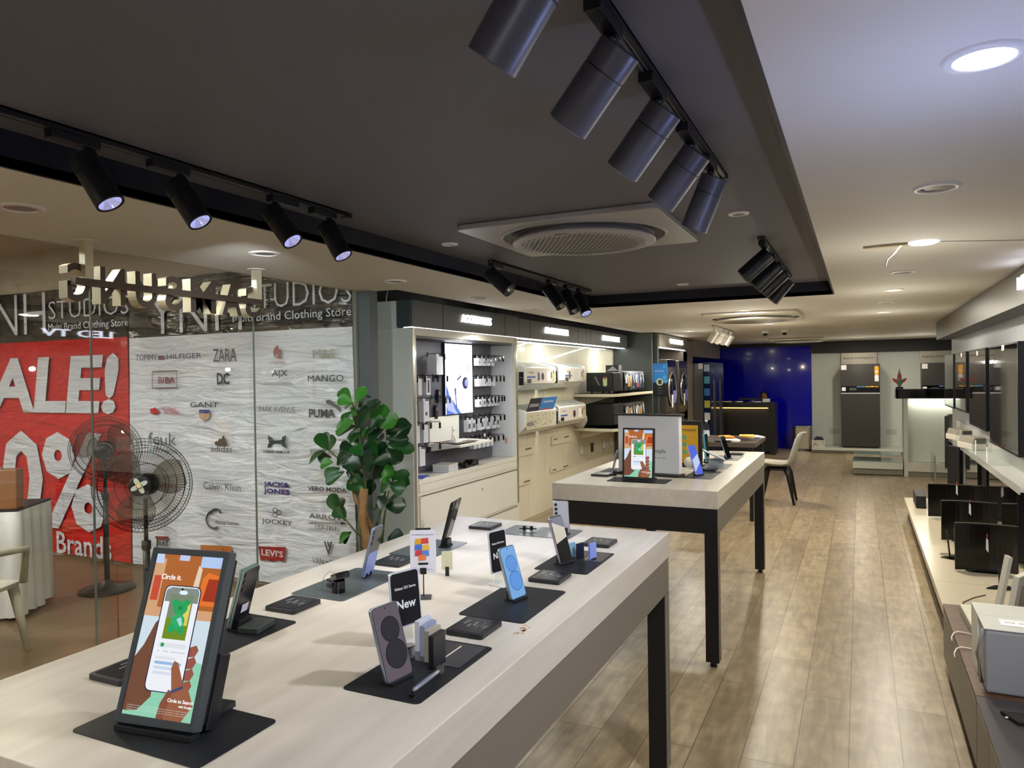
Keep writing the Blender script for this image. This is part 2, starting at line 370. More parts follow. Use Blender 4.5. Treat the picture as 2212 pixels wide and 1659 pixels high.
DL = [(.235, 1.77, 1, 'large bright downlight in the white ceiling at the upper right corner'),
      (.249, 2.945, 0, 'unlit downlight in the white ceiling, second from the upper right corner'),
      (.256, 5.33, 0, 'unlit downlight just beyond the dangling wire over the aisle'),
      (.246, 6.466, 1, 'lit downlight over the aisle, level with the far edge of the dark recess'),
      (.231, 7.6, 0, 'unlit downlight between the two small lit ones over the aisle'),
      (.236, 8.807, 1, 'lit downlight over the aisle, the farther of the two small round glowing ones'),
      (.24, 10.1, 0, 'faint unlit downlight over the aisle past the last lit one'), (.24, 11.4, 0, 'tiny unlit downlight over the aisle, second past the last lit one'),
      (-1.046, 7.667, 1, 'lit downlight glowing right above the far ceiling cassette'),
      (-1.042, 9.93, 1, 'lit downlight behind the far ceiling cassette'),
      (-2.256, 10.846, 1, 'lit downlight near the washing machines at the left'),
      (-2.736, 1.637, 0, 'unlit downlight with a mesh-like reflector at the far left ceiling edge'),
      (-2.691, 2.793, 0, 'unlit downlight above the mirrored steel letters'),
      (-2.741, 4.004, 0, 'unlit downlight in front of the dark grey column top'),
      (-2.737, 5.194, 0, 'unlit downlight before the first lit header sign'),
      (-2.756, 6.32, 0, 'unlit downlight before the second lit header sign'),
      (-2.75, 7.5, 0, 'unlit downlight before the gap between header signs'), (-2.75, 8.7, 0, 'small unlit downlight before the third header sign'),
      (.235, -.8, 1, None), (-2.74, -.6, 1, None), (-1.2, 14.6, 1, 'small lit downlight before the blue wall'),
      (.6, 14.4, 0, 'small unlit downlight over the back refrigerator platform'), (-.02, 14.9, 1, 'small lit downlight above the dark refrigerator')]
for x, y, on, lb in DL:
    downlight(x, y, on, lb or ('lit downlight behind the viewer over the aisle' if x > 0 else 'lit downlight behind the viewer near the glass'), E1 if y < 5 else E2)
for x, y, lb in ((-.505, 3.556, 'small round downlight in the dark recess right of the cassette'), (-2.066, 3.558, 'small white ringed downlight in the dark recess left of the cassette'), (-1.318, 6.1, 'tiny downlight at the far end of the dark recess')):
    downlight(x, y, 0, lb, r=.045, z=ZR0, rim=M_RIM)
t = downlight(-3.72, 2.12, 1, 'glowing warm downlight outside the glass at the far left', E2, z=2.5)
MB().use(mat('mall_ceiling')).lathe([(.09, 0), (.09, .36)], (0, 0, 0), 20).build('housing', t)
lamp('AREA', 'corridor_beam', (-3.72, 2.12, 2.48), 25, WARM, .12)
for i, (x, y) in enumerate(((-5.2, 1.2), (-7.4, 2.0), (-5.4, -1.2))):
    lamp('AREA', 'corridor_lamp', (x, y, 2.84), 170, (.86, .91, 1) if i == 0 else (1, .90, .74), .5)
    t = thing('corridor_downlight', ['square corridor lamp outside the glass nearest the fans', 'square corridor lamp outside the glass farther left', 'square corridor lamp outside the glass behind the viewer'][i], 'downlight', (x, y, 2.85), 0, 'corridor lamps')
    MB().use(WHT).box(-.16, .16, -.16, .16, -.012, 0).build('frame', t); MB().use(E2).box(-.14, .14, -.14, .14, -.016, -.012).build('lens', t)
# broken fitting with dangling wire over the aisle
t = thing('open_downlight', 'glaring open light fitting with a dangling white wire and torn ceiling edge', 'downlight', (.242, 4.165, ZC))
MB().use(E1).lathe([(.0001, -.012), (.05, -.010), (.07, -.001)], (.05, 0, 0), 20, caps=False).build('lens', t)
MB().use(mat('torn_board', '#cfc39f', .7)).prism([(-.22, -.02), (-.02, -.045), (.0, .02), (-.2, .012)], -.012, -.001).build('torn_panel', t)
MB().use(WHT).tube([(-.05, -.02, -.01), (-.08, -.03, -.05), (-.11, -.03, -.075), (-.12, -.035, -.11)], .004, 6).build('dangling_wire', t)
MB().use(GREY).tube([(.12, 0, -.003), (.5, .18, -.003), (.84, .27, -.003)], .0016, 4).build('ceiling_crack', t)

# ================================================================== TRACK LIGHTS
M_TRK = mat('track_black', '#0e0f16', .4); M_TRKI = mat('track_slot_metal', '#8c8a86', .35, .6); M_HEADB = mat('spot_black', '#15171c', .42, .2); M_HEADG = mat('spot_satin_grey', '#4a4b58', .36, .3)
M_REFL = mat('spot_reflector', '#b9bbe0', .12, .8, emit=.45, ecol='#c8c8ff'); M_LED = mat('spot_led', '#f4f2ff', emit=2.2)
def spot_head(t_loc, aim, label, group, body=None, r=.043, L=.19, lit=True, drop=.055, box=.12, boxside=1, along=(0, 1, 0), white=False):
    """one track spotlight: driver box on the track, swivel, cylindrical can"""
    bm_ = body or M_HEADB; base = WHT if white else M_TRK
    t = thing('track_spotlight', label, 'spotlight', t_loc, 0, group)
    a = Vector(aim).normalized(); al = Vector(along)
    c0 = -.018; d = al*boxside
    mb = MB().use(base); q0, q1 = sorted((d.y*-.03, d.y*box)) if abs(d.y) > .5 else (-.02, .02)
    mb.box(-.018, .018, q0, q1, c0-.026, c0-.0005).build('driver_box', t, .002)
    MB().use(base).lathe([(.012, 0), (.012, -.012), (.008, -.014), (.008, -drop)], (0, 0, c0-.026), 12).build('swivel', t)
    P = Vector((0, 0, c0-.026-drop)) ; Q = a.to_track_quat('Z', 'Y').to_matrix().to_4x4()
    s0 = P - a*.035
    mb = MB().use(bm_); g_ = L*.3
    for pf in ([(.0001, 0), (r-.003, 0)], [(r-.003, 0), (r, .003)], [(r, .003), (r, g_)], [(r, g_), (r-.003, g_+.0005)], [(r, g_+.0035), (r, L-.002)], [(r, L-.002), (r-.004, L), (r-.008, L-.004)]): mb.lathe(pf, s0, 32, a, caps=False)
    mb.use(BLK).lathe([(r-.003, g_+.0005), (r-.003, g_+.0035)], s0, 32, a, caps=False).lathe([(r-.003, g_+.0035), (r, g_+.0035)], s0, 32, a, caps=False)
    mb.build('lamp_body', t, weld=False)
    h = MB().use(M_REFL if lit else M_CONE).lathe([(r-.008, L-.004), (r-.018, L-.03), (.012, L-.045)], s0, 28, a, caps=False).build('reflector', t)
    MB().use(M_LED if lit else M_OFF).lathe([(.0001, L-.044), (.012, L-.045)], s0, 16, a, caps=False).build('led', h)
    return t
def track(name, label, x, y0, y1, z=ZR0, white=False):
    t = site(name, label, 'track', (x, (y0+y1)/2, z)); b = WHT if white else M_TRK
    m = MB().use(b); m.box(x-.018, x-.008, y0, y1, z-.018, z); m.box(x+.008, x+.018, y0, y1, z-.018, z); m.box(x-.018, x+.018, y0, y1, z-.006, z)
    m.box(x-.02, x+.02, y1, y1+.035, z-.021, z); m.build('rail', t)
    m = MB().use(M_TRKI); m.box(x-.0079, x-.0045, y0, y1, z-.017, z-.0061); m.box(x+.0045, x+.0079, y0, y1, z-.017, z-.0061); m.build('conductor', t)
    return t
track('light_track', 'black ceiling track along the left side of the dark recess, nearest the glass', -2.09, .3, 2.66)
track('light_track', 'short black ceiling track at the far left of the dark recess', -2.12, 4.17, 6.02)
track('light_track', 'black ceiling track along the right side of the dark recess, nearest the viewer', -.46, .6, 2.82)
track('light_track', 'short black ceiling track at the far right of the dark recess', -.48, 4.2, 5.95)
track('light_track', 'short white ceiling track before the blue wall', -1.72, 9.75, 11.35, ZC, True)
lamp('SPOT', 'added_flood', (-.62, 2.3, 2.12), 95, (1, .98, .95), .03, (-2.75, 2.5, -.85), .75, .6)  # this and the next two: added floods that no spotlight head holds
lamp('SPOT', 'added_flood', (-.62, 2.62, 2.12), 34, (.97, .99, 1), .03, (-.55, 2.0, -.95), .8, .6)
lamp('SPOT', 'added_flood', (-2.3, 2.3, 2.12), 60, (.9, .93, 1), .03, (-2.2, 2.0, -1.0), 1.3, .7)
G1, G2, G3, G4 = 'spotlights on the left track', 'spotlights on the far left track', 'spotlights on the right track', 'spotlights on the far right track'
ordn = ['first', 'second', 'third', 'fourth', 'fifth']
for i, (y, aim, bs) in enumerate(((1.45, (.42, .16, -.75), -1), (1.78, (.5, .12, -.75), -1), (2.23, (.62, .05, -.8), 1), (2.56, (.5, .05, -.85), -1))):
    spot_head((-2.09, y, ZR0), aim, '%s black spotlight from the left on the left track, violet-white reflector showing' % ordn[i].capitalize(), G1, r=.042, L=.17, boxside=bs)
    lamp('SPOT', 'track_beam', Vector((-2.09, y, 2.2)) + Vector(aim)*.2, 24, COOL, .03, aim, .75, .5)
for i, (y, aim, bs) in enumerate(((4.2, (.75, -.1, -.62), 1), (5.15, (.66, -.15, -.8), 1), (5.5, (.5, -.2, -.85), 1), (5.8, (.5, -.3, -.85), 1))):
    spot_head((-2.12, y, ZR0), aim, '%s black spotlight from the left on the short far left track' % ordn[i].capitalize(), G2, r=.047, L=.2, boxside=bs, lit=i == 3)
    if i == 3: lamp('SPOT', 'track_beam', Vector((-2.12, y, 2.2)) + Vector(aim)*.2, 30, NEUT, .03, aim, .9, .5)
for i, (y, aim) in enumerate(((1.1, (-.6, .05, -.75)), (1.47, (-.6, .12, -.62)), (1.86, (-.6, .12, -.66)), (2.26, (-.6, .12, -.68)), (2.60, (-.35, .1, -.75)))):
    spot_head((-.46, y, ZR0), aim, ['Grey spotlight cut by the top edge of the view', 'Big grey-blue spotlight nearest the viewer on the right track', 'Middle grey spotlight on the right track', 'Fourth spotlight on the right track, partly before the last one', 'Last and narrowest spotlight on the right track'][i], G3, M_HEADG, .047, .19, False, boxside=-1)
    lamp('SPOT', 'track_beam', Vector((-.46, y, 2.2)) + Vector(aim)*.2, 15 if i < 3 else 24, NEUT if i < 3 else BLUE, .03, aim, .9, .5)
for i, (y, aim) in enumerate(((4.35, (-.75, -.1, -.65)), (4.85, (-.7, -.1, -.68)), (5.25, (-.7, -.1, -.68)), (5.7, (-.62, -.1, -.75)))):
    spot_head((-.48, y, ZR0), aim, '%s black spotlight of the cluster at the far right corner of the recess' % ordn[i].capitalize(), G4, M_HEADB, .047, .19, False, boxside=-1)
    lamp('SPOT', 'track_beam', Vector((-.48, y, 2.2)) + Vector(aim)*.2, 24, (1, .97, .90), .03, aim, 1.1, .5)
for i, y in enumerate((9.9, 10.33, 10.78, 11.22)):
    spot_head((-1.72, y, ZC), (-.6, .15, -.85), '%s white spotlight from the left on the small white track' % ordn[i].capitalize(), 'white spotlights on the small track', WHT, .043, .17, False, white=True, box=.06)

# ================================================================== CEILING CASSETTES
def cassette(name, x, y, z, label, rim, body, hx=.5, hy=.45, r=.37):
    t = thing(name, label, 'air conditioner', (x, y, z))
    p = rrect(2*hx, 2*hy, .03)
    MB().use(rim).prism(p, -.028, -.001).build('panel', t, .004)
    MB().use(BLK).lathe([(r*.98, -.0285), (r*1.06, -.0290), (r*1.12, -.030)], n=64, caps=False).build('air_gap', t)
    MB().use(rim).lathe([(r*1.12, -.0285), (r*1.13, -.040), (r*1.16, -.0285)], n=64, caps=False).build('rim_ring', t)
    d = MB().use(body).lathe([(r*.9, -.029), (r, -.055), (r*1.0, -.062), (r*.97, -.067), (r*.5, -.076), (.0001, -.078)], n=64, caps=False).build('disc', t)
    g = MB().use(mat('grille_hole', '#0a0a0e', .6)); n = int(r/.022)
    for i in range(-n, n+1):
        for j in range(-n, n+1):
            px, py = (i+.5*(j % 2))*.026, j*.0225
            q = math.hypot(px, py)
            if q < r*.86:
                s_ = .0095 if q < r*.76 else .006
                zz = (-.078+.004*q/r if q < .5*r else -.076+.0191*(q/r-.5)) - .0008
                g.add([(px+s_*1.2, py, zz), (px, py+s_, zz), (px-s_*1.2, py, zz), (px, py-s_, zz)], [(0, 1, 2, 3)])
    g.build('grille', d, weld=False)
    B('logo_plate', (-.03, .03, -r*.86-.0, -r*.86+.012, -.0745, -.0715), SILV, t)
    return t
M_CP = mat('cassette_pewter', '#a5a3a4', .38, .05)
cassette('ceiling_cassette', -1.285, 3.59, ZR0, 'grey square ceiling air conditioner with a round perforated disc in the dark recess', M_CP, M_CP, .5, .46, .37)
cassette('ceiling_cassette', -1.03, 8.4, ZC, 'white square ceiling air conditioner behind the dark recess', mat('cassette_white', '#d5cfbe', .45), mat('cassette_white'), .47, .6, .42)
cassette('ceiling_cassette', -1.04, 14.7, ZC, 'white ceiling air conditioner near the blue wall', mat('cassette_white'), mat('cassette_white'), .47, .6, .42)
for i, (x, y) in enumerate(((-1.278, 11.6), (-.997, 11.54))):
    t = thing('dome_camera', ['left white dome camera under the ceiling', 'right white dome camera under the ceiling'][i], 'security camera', (x, y, ZC), 0, 'ceiling dome cameras')
    MB().use(WHT).lathe([(.055, 0), (.055, -.03), (.03, -.045), (.0001, -.046)], n=20, caps=False).build('housing', t); MB().use(BLKG).ball((0, -.008, -.045), .034, 14).build('dome', t)

def at(px, py, **k):
    """world point seen at a pixel of the 2212x1659 frame, on the plane x=, y= or z="""
    d = _f + _r*((px-1106)/1580) - _u*((py-829.5)/1580); c = Vector((0, 0, EYE)); (a, v), = k.items(); i = 'xyz'.index(a)
    return c + d*((v-c[i])/d[i])

# ================================================================== BANNERS OUTSIDE THE GLASS
YBN = 4.30
V_W = wrinkled('vinyl_white', (226, 229, 237)); V_K = wrinkled('vinyl_black', (46, 43, 40), .22); V_R = wrinkled('vinyl_red', (196, 30, 30))
L_W = wrinkled('print_white', (212, 216, 226), .3)
inkm = {}
def ink(c): return mat('ink_'+'_'.join(map(str, c)), c, .4)
def sheet(x0, x1, z0, z1, m, par, name, n=28):
    mb = MB().use(m); vs = []; fs = []
    rows = 10
    for j in range(rows+1):
        for i in range(n+1):
            x = x0+(x1-x0)*i/n; z = z0+(z1-z0)*j/rows
            vs.append((x, YBN + .006*math.sin(x*9+z*4) + .004*math.sin(x*23-z*7) + .006, z))
    for j in range(rows):
        for i in range(n): a = j*(n+1)+i; fs.append((a, a+1, a+n+2, a+n+1))
    k = len(vs); vs += [(v[0], v[1]+.004, v[2]) for v in vs]; fs += [tuple(i+k for i in f) for f in fs]
    mb.add(vs, fs, True); return mb.build(name, par)
def pr(par, body, px, py, wpx, c=(60, 60, 66), bold=0, h=None, shear=0, m=None, mb=None):
    p = at(px, py, y=YBN-.012); a = at(px-wpx/2, py, y=YBN-.012); b = at(px+wpx/2, py, y=YBN-.012)
    hh = None
    if h: hh = (at(px, py-h/2, y=YBN-.012)-at(px, py+h/2, y=YBN-.012)).z
    own = mb is None; mb = mb or MB()
    text_mb(mb, body, (p.x, YBN-.012, p.z), XR, ZR, w=b.x-a.x, h=hh, bold=bold, m=m or ink(c), shear=shear)
    return mb.build('lettering', par) if own else mb
def shape(par, pts, c, m=None, mb=None, dy=-.012):
    own = mb is None; mb = mb or MB(); q = [at(x, y, y=YBN+dy) for x, y in pts]
    mb.use(m or ink(c)).prism([(p.x, p.z) for p in q], YBN+dy, YBN+dy+.0006, 'y')
    return mb.build('emblem', par) if own else mb
def ring(mb, px, py, rx, ry, w, c, a0=0, a1=360, n=18):
    mb.use(ink(c)); pr_ = [at(px+rx*math.cos(math.radians(a0+(a1-a0)*i/n)), py+ry*math.sin(math.radians(a0+(a1-a0)*i/n)), y=YBN-.012) for i in range(n+1)]
    mb.tube([(p.x, p.y, p.z) for p in pr_], w, 4)
bl = site('shop_banner', 'red, white and black sale banner hanging outside the glass at the left', 'banner', (-6.7, YBN, 0))
sheet(-9.0, -5.73, .03, 2.0, V_R, bl, 'red_sheet'); sheet(-9.0, -5.73, 2.0, 2.47, V_K, bl, 'black_header')
pr(bl, 'YNH', 15, 682, 160, h=86, m=L_W, bold=-.012); pr(bl, 'STUDIOS', 188, 664, 172, h=40, m=L_W, bold=-.01); pr(bl, 'Multi Brand Clothing Store', 187, 704, 172, m=L_W, h=20)
pr(bl, 'SALE!', 78, 831, 330, h=124, m=L_W, bold=.035, shear=.12); pr(bl, '50%', 66, 1033, 300, h=205, m=L_W, bold=.03); pr(bl, 'Brands', 180, 1178, 118, h=48, m=L_W, bold=.012)
br_ = site('shop_banner', 'white banner of clothing brand logos under a black header, hanging outside the glass', 'banner', (-4.7, YBN, 0))
sheet(-5.715, -3.325, .03, 1.985, V_W, br_, 'white_sheet'); sheet(-5.715, -3.325, 1.985, 2.47, V_K, br_, 'black_header')
pr(br_, 'YNH', 420, 676, 196, h=82, m=L_W, bold=-.012); pr(br_, 'STUDIOS', 642, 634, 224, h=54, m=L_W, bold=-.01); pr(br_, 'Multi Brand Clothing Store', 625, 683, 255, m=L_W, h=24)
G_ = (70, 72, 78); RD = (190, 50, 58); NV = (52, 58, 92)
mb = pr(br_, 'TOMMY', 316, 772, 46, NV, mb=MB()); pr(br_, 'HILFIGER', 397, 769, 75, NV, mb=mb, h=11); shape(br_, [(342, 768), (354, 768), (354, 777), (342, 777)], NV, mb=mb, dy=-.0125); shape(br_, [(347, 770), (354, 770), (354, 775), (347, 775)], RD, mb=mb, dy=-.0132); mb.build('logo_print', br_)
pr(br_, 'ZARA', 485, 767, 50, G_, h=28)
mb = pr(br_, 'BIBA', 360, 821, 36, (150, 60, 70), mb=MB(), h=14)
for a in (((328, 801), (382, 800), (382, 801.5), (328, 802.5)), ((328, 837), (382, 836), (382, 838), (328, 839)), ((328, 801), (329.5, 801), (329.5, 839), (328, 839)), ((381, 800), (382, 800), (382, 838), (381, 838))): shape(br_, a, (150, 120, 124), mb=mb)
mb.build('logo_print', br_)
mb = pr(br_, 'DC', 482, 818, 27, G_, mb=MB(), h=26, bold=.03); mb.build('logo_print', br_)
mb = pr(br_, 'U.S. POLO ASSN.', 599, 783, 38, (170, 110, 110), mb=MB()); ring(mb, 598, 762, 7, 10, .004, (170, 110, 110)); shape(br_, [(592, 752), (600, 745), (603, 757), (607, 775), (601, 774), (598, 764), (593, 772)], (160, 110, 110), mb=mb); mb.build('logo_print', br_)
pr(br_, 'M&S', 699, 764, 48, (170, 168, 150), h=20); pr(br_, 'A|X', 604, 808, 34, G_, h=18); pr(br_, 'ARMANI EXCHANGE', 600, 828, 62, (160, 160, 165)); pr(br_, 'MANGO', 703, 817, 77, G_, h=14)
mb = pr(br_, 'FLYING', 366, 884, 30, RD, mb=MB(), shear=.2, h=7); pr(br_, 'MACHINE', 370, 892, 34, RD, mb=mb, shear=.2, h=7)
for k in range(4): shape(br_, [(321+k, 884+3*k), (336, 880+2*k), (344, 892), (332, 889+2*k)], RD, mb=mb, dy=-.012-.0004*k)
mb.build('logo_print', br_)
mb = pr(br_, 'GANT', 441, 874, 62, NV, mb=MB(), h=11); shape(br_, [(430, 885), (452, 885), (452, 902), (441, 911), (430, 902)], (205, 170, 140), mb=mb); shape(br_, [(430, 885), (452, 885), (452, 893), (430, 893)], (90, 90, 150), mb=mb, dy=-.0128); mb.build('logo_print', br_)
pr(br_, 'PARK AVENUE', 598, 884, 78, (120, 122, 126)); mb = pr(br_, 'PUMA', 695, 893, 56, G_, mb=MB(), h=19, bold=.03); shape(br_, [(704, 865), (712, 863), (722, 872), (733, 878), (736, 892), (730, 886), (724, 880), (712, 874), (705, 872)], (110, 112, 116), mb=mb); mb.build('logo_print', br_)
mb = pr(br_, 'fcuk', 350, 948, 60, G_, mb=MB(), h=26, bold=-.01); pr(br_, 'FRENCH CONNECTION', 352, 974, 60, G_, mb=mb); mb.build('logo_print', br_)
mb = pr(br_, 'adidas', 478, 970, 47, G_, mb=MB(), h=13)
for k, hh in enumerate((10, 16, 23)): shape(br_, [(466+k*8, 962), (461+k*8+(2-k), 962-hh*.55), (467+k*8, 962-hh), (479+k*6, 962)], G_, mb=mb, dy=-.012-.0003*k)
mb.build('logo_print', br_)
mb = pr(br_, 'UNDER ARMOUR', 597, 976, 58, G_, mb=MB(), h=6, bold=.02); ring(mb, 598, 944, 20, 9, .006, G_, 20, 160); ring(mb, 598, 965, 20, 9, .006, G_, 200, 340)
for sx in (-1, 1): shape(br_, [(598+sx*20, 940), (598+sx*12, 944), (598+sx*9, 954), (598+sx*12, 965), (598+sx*21, 968), (598+sx*17, 954)], G_, mb=mb)
mb.build('logo_print', br_)
pr(br_, 'REEBOK', 696, 977, 52, (140, 142, 148)); pr(br_, 'SUPERDRY', 352, 1048, 62, RD, h=9); pr(br_, 'Calvin Klein', 479, 1051, 80, G_, h=16, bold=-.012)
PU = (60, 40, 120); mb = pr(br_, 'JACK&', 597, 1048, 56, PU, mb=MB(), h=14, bold=.03); pr(br_, 'JONES', 597, 1063, 56, PU, mb=mb, h=14, bold=.03); mb.build('logo_print', br_)
pr(br_, 'VERO MODA', 706, 1057, 84, G_, h=10, bold=.02)
mb = pr(br_, 'Being human', 491, 1130, 50, G_, mb=MB(), h=9); ring(mb, 462, 1122, 16, 19, .009, G_, 60, 250); ring(mb, 466, 1108, 10, 8, .008, G_, 180, 370); mb.build('logo_print', br_)
mb = pr(br_, 'JOCKEY', 598, 1129, 66, G_, mb=MB(), h=13, bold=.01)
for k in range(3): ring(mb, 597+6*math.cos(k*2.1), 1107+6*math.sin(k*2.1), 5, 5, .003, G_, 0, 360, 12)
mb.build('logo_print', br_)
mb = pr(br_, 'ARROW', 708, 1117, 82, G_, mb=MB(), h=11); shape(br_, [(667, 1129), (748, 1130), (748, 1131), (667, 1130.5)], G_, mb=mb); shape(br_, [(736, 1126), (750, 1130.5), (736, 1134)], G_, mb=mb); pr(br_, 'USA-1851', 703, 1140, 44, G_, mb=mb); mb.build('logo_print', br_)
mb = pr(br_, 'BEAT', 351, 1173, 26, (64, 60, 56), mb=MB(), h=12, bold=.02); pr(br_, 'LONDON', 350, 1187, 28, (64, 60, 56), mb=mb, h=5)
for yy in (1158, 1195): shape(br_, [(335, yy), (364, yy+1), (364, yy+6), (335, yy+5)], (150, 60, 56), mb=mb)
mb.build('logo_print', br_)
mb = shape(br_, [(433, 1177), (500, 1180), (501, 1209), (434, 1208)], (190, 112, 48), mb=MB()); pr(br_, 'aurelia', 468, 1194, 60, (90, 50, 24), mb=mb, h=22, bold=-.015); mb.build('logo_print', br_)
mb = shape(br_, [(558, 1180), (618, 1182), (613, 1214), (600, 1209), (587, 1213), (575, 1208), (563, 1211)], (150, 30, 36), mb=MB()); pr(br_, "LEVI'S", 588, 1195, 47, (225, 225, 225), mb=mb, h=14, bold=.02); mb.build('logo_print', br_)
mb = pr(br_, 'VAN HEUSEN', 712, 1215, 76, G_, mb=MB(), h=14, bold=-.01)
shape(br_, [(699, 1169), (703, 1169), (711, 1197), (709, 1199)], G_, mb=mb); shape(br_, [(714, 1169), (718, 1169), (711, 1197), (708, 1193)], G_, mb=mb, dy=-.0126); shape(br_, [(706, 1169), (709, 1169), (714, 1183), (711, 1186)], G_, mb=mb, dy=-.0131); mb.build('logo_print', br_)

# ================================================================== SIGN LETTERS AT THE GLASS
M_STEEL = mat('sign_steel', '#ded6b8', .28, .6); M_STEELB = mat('sign_back_steel', '#5a5148', .38, .8)
sg = site('hanging_sign', 'polished steel letters on a crossbar seen from behind, hung from the ceiling', 'sign', (-3.15, 2.6, ZC))
mb = MB().use(M_STEELB)
mb.box(-3.125, -3.09, 2.075, 3.185, 2.035, 2.065).build('crossbar', sg)
for y in (2.15, 3.175): MB().use(M_STEEL).box(-3.145, -3.105, y-.020, y+.020, 2.065, ZC).use(mat('sign_flange', '#e0ddd4', .4)).lathe([(.05, 0), (.05, -.004)], (-3.125, y, ZC), 20).build('post', sg)
ys = [3.155, 3.0, 2.805, 2.62, 2.46, 2.285, 2.12]; wd = [.115, .14, .165, .105, .115, .125, .105]
for k, ch in enumerate('SAMSUNG'):
    yc = ys[k] - (.0 if k else .0)
    cu = bpy.data.curves.new('t', 'FONT'); cu.body = ch; cu.resolution_u = 6; cu.extrude = 1; cu.offset = .02
    ob = bpy.data.objects.new('t', cu); COL.objects.link(ob); dg = bpy.context.evaluated_depsgraph_get(); me = bpy.data.meshes.new_from_object(ob.evaluated_get(dg)); bpy.data.objects.remove(ob)
    vs = [v.co.copy() for v in me.vertices]; x0 = min(v.x for v in vs); x1 = max(v.x for v in vs); y0 = min(v.y for v in vs); y1 = max(v.y for v in vs)
    M = plane_mat((-3.165, yc-.0, 2.05), (0, -1, 0), ZR); mb = MB().use(M_STEEL); mb.xf(M)
    sx, sy = wd[k]/(x1-x0), .172/(y1-y0)
    mb.add([((v.x-(x0+x1)/2)*sx, (v.y-(y0+y1)/2)*sy, v.z*.03) for v in vs], [tuple(p.vertices) for p in me.polygons])
    mb.use(M_STEELB)
    for i, p in enumerate(me.polygons):
        if all(vs[q].z < 0 for q in p.vertices): mb.m[i] = 1
    mb.build('letter', sg)

# ================================================================== OUTSIDE: FANS, DRAPED TABLE, CHAIR
M_FANB = mat('fan_black', '#141414', .35); M_WIRE = mat('fan_wire', '#1b1a18', .4, .4); M_BLADE = thin_glass('fan_blade', (.72, .70, .66))
def fan(label, x, y, hub, R_, face, cap=True):
    t = thing('pedestal_fan', label, 'fan', (x, y, 0), 0, 'pedestal fans')
    MB().use(M_FANB).lathe([(.2, 0), (.2, .012), (.17, .022), (.05, .035), (.035, .07), (.02, .08)], n=36).build('base', t)
    MB().use(M_FANB).cyl((0, 0, .06), (0, 0, hub-.35), .02).cyl((0, 0, hub-.36), (0, 0, hub-.08), .012).lathe([(.026, 0), (.026, .05)], (0, 0, hub-.38), 16).build('pole', t)
    n = Vector(face).normalized(); M = Matrix.Translation((0, 0, hub)) @ n.to_track_quat('Z', 'Y').to_matrix().to_4x4()
    mo = MB(); mo.xf(M); mo.use(M_FANB).lathe([(.03, -.13), (.055, -.125), (.065, -.05), (.05, -.0)], n=20); mo.use(mat('motor_steel', '#b7b09c', .4)).lathe([(.0655, -.09), (.067, -.07), (.0655, -.05)], n=20, caps=False); mo.build('motor', t)
    g = MB(); g.xf(M); g.use(M_WIRE)
    for (rr, zz) in ((R_, .06), (R_*.86, .085), (R_*.72, .1), (R_*.5, .11), (R_*.93, .03)):
        g.tube([(rr*math.cos(2*PI*i/40), rr*math.sin(2*PI*i/40), zz) for i in range(40)], .0022, 4, True)
    for i in range(88):
        a = 2*PI*i/88; w = .05
        g.tube([(.045*math.cos(a), .045*math.sin(a), .115), (R_*.5*math.cos(a), R_*.5*math.sin(a), .111), (R_*.86*math.cos(a+w), R_*.86*math.sin(a+w), .086), (R_*math.cos(a+w*2), R_*math.sin(a+w*2), .06)], .0011, 3)
    g.build('front_guard', t)
    g = MB(); g.xf(M); g.use(M_WIRE)
    for (rr, zz) in ((R_*.8, -.02), (R_*.45, -.04)): g.tube([(rr*math.cos(2*PI*i/40), rr*math.sin(2*PI*i/40), zz) for i in range(40)], .0022, 4, True)
    for i in range(80):
        a = 2*PI*i/80
        g.tube([(.06*math.cos(a), .06*math.sin(a), -.045), (R_*.8*math.cos(a-.05), R_*.8*math.sin(a-.05), -.018), (R_*math.cos(a-.1), R_*math.sin(a-.1), .055)], .0011, 3)
    g.build('rear_guard', t)
    for k in range(3):
        b = MB(); b.xf(M @ Matrix.Rotation(k*2*PI/3+.3, 4, 'Z')); b.use(M_BLADE); p = []
        for q in range(9):
            s_ = q/8; rr = .04+(R_*.85-.04)*s_; p.append((rr, -.03-.075*math.sin(PI*min(1, s_*1.0)*.8), .055)); 
        for q in range(8, -1, -1):
            s_ = q/8; rr = .04+(R_*.85-.04)*s_; p.append((rr, .03+.07*math.sin(PI*s_*.8), .02))
        b.add(p + [(v[0], v[1], v[2]+.003) for v in p], [tuple(range(18))[::-1], tuple(range(18, 36))] + [(i, (i+1) % 18, 18+(i+1) % 18, 18+i) for i in range(18)]); b.build('blade', t)
    c = MB(); c.xf(M); c.use(M_FANB).lathe([(.06, .112), (.06, .125), (.05, .132), (.0001, .133)], n=28)
    if cap:
        c.use(mat('star_badge', '#cfd0c6', .35)); pts = []
        for k in range(32): a = 2*PI*k/32; rr = .034+.016*math.cos(4*a); pts.append((rr*math.cos(a+.5), rr*math.sin(a+.5)))
        c.prism(pts, .1331, .1345); c.use(mat('gold_badge', '#b89a3c', .3)).lathe([(.018, .1346), (.018, .136), (.0001, .136)], n=20); c.use(mat('white_badge', '#e8e4d0', .4)).lathe([(.012, .1361), (.0001, .1363)], n=16, caps=False)
    c.build('hub_cap', t)
    return t
fan('black pedestal fan facing the shop, the nearer one, in front of the white banner', -3.80, 2.95, 1.0, .27, (.62, -.78, .08))
fan('black pedestal fan turned away, in front of the red banner', -5.28, 3.75, 1.08, .255, (-.70, .62, .05), False)
MB().use(mat('fan_wire')).tube([(-4.02, 3.2, .62), (-4.1, 3.25, .4), (-4.06, 3.3, .2), (-4.08, 3.3, .004)], .004, 6).build('x').name = 'power_cord'
tag(bpy.data.objects['power_cord'], 'thin cord hanging down beside the pole of the nearer fan', 'cord')
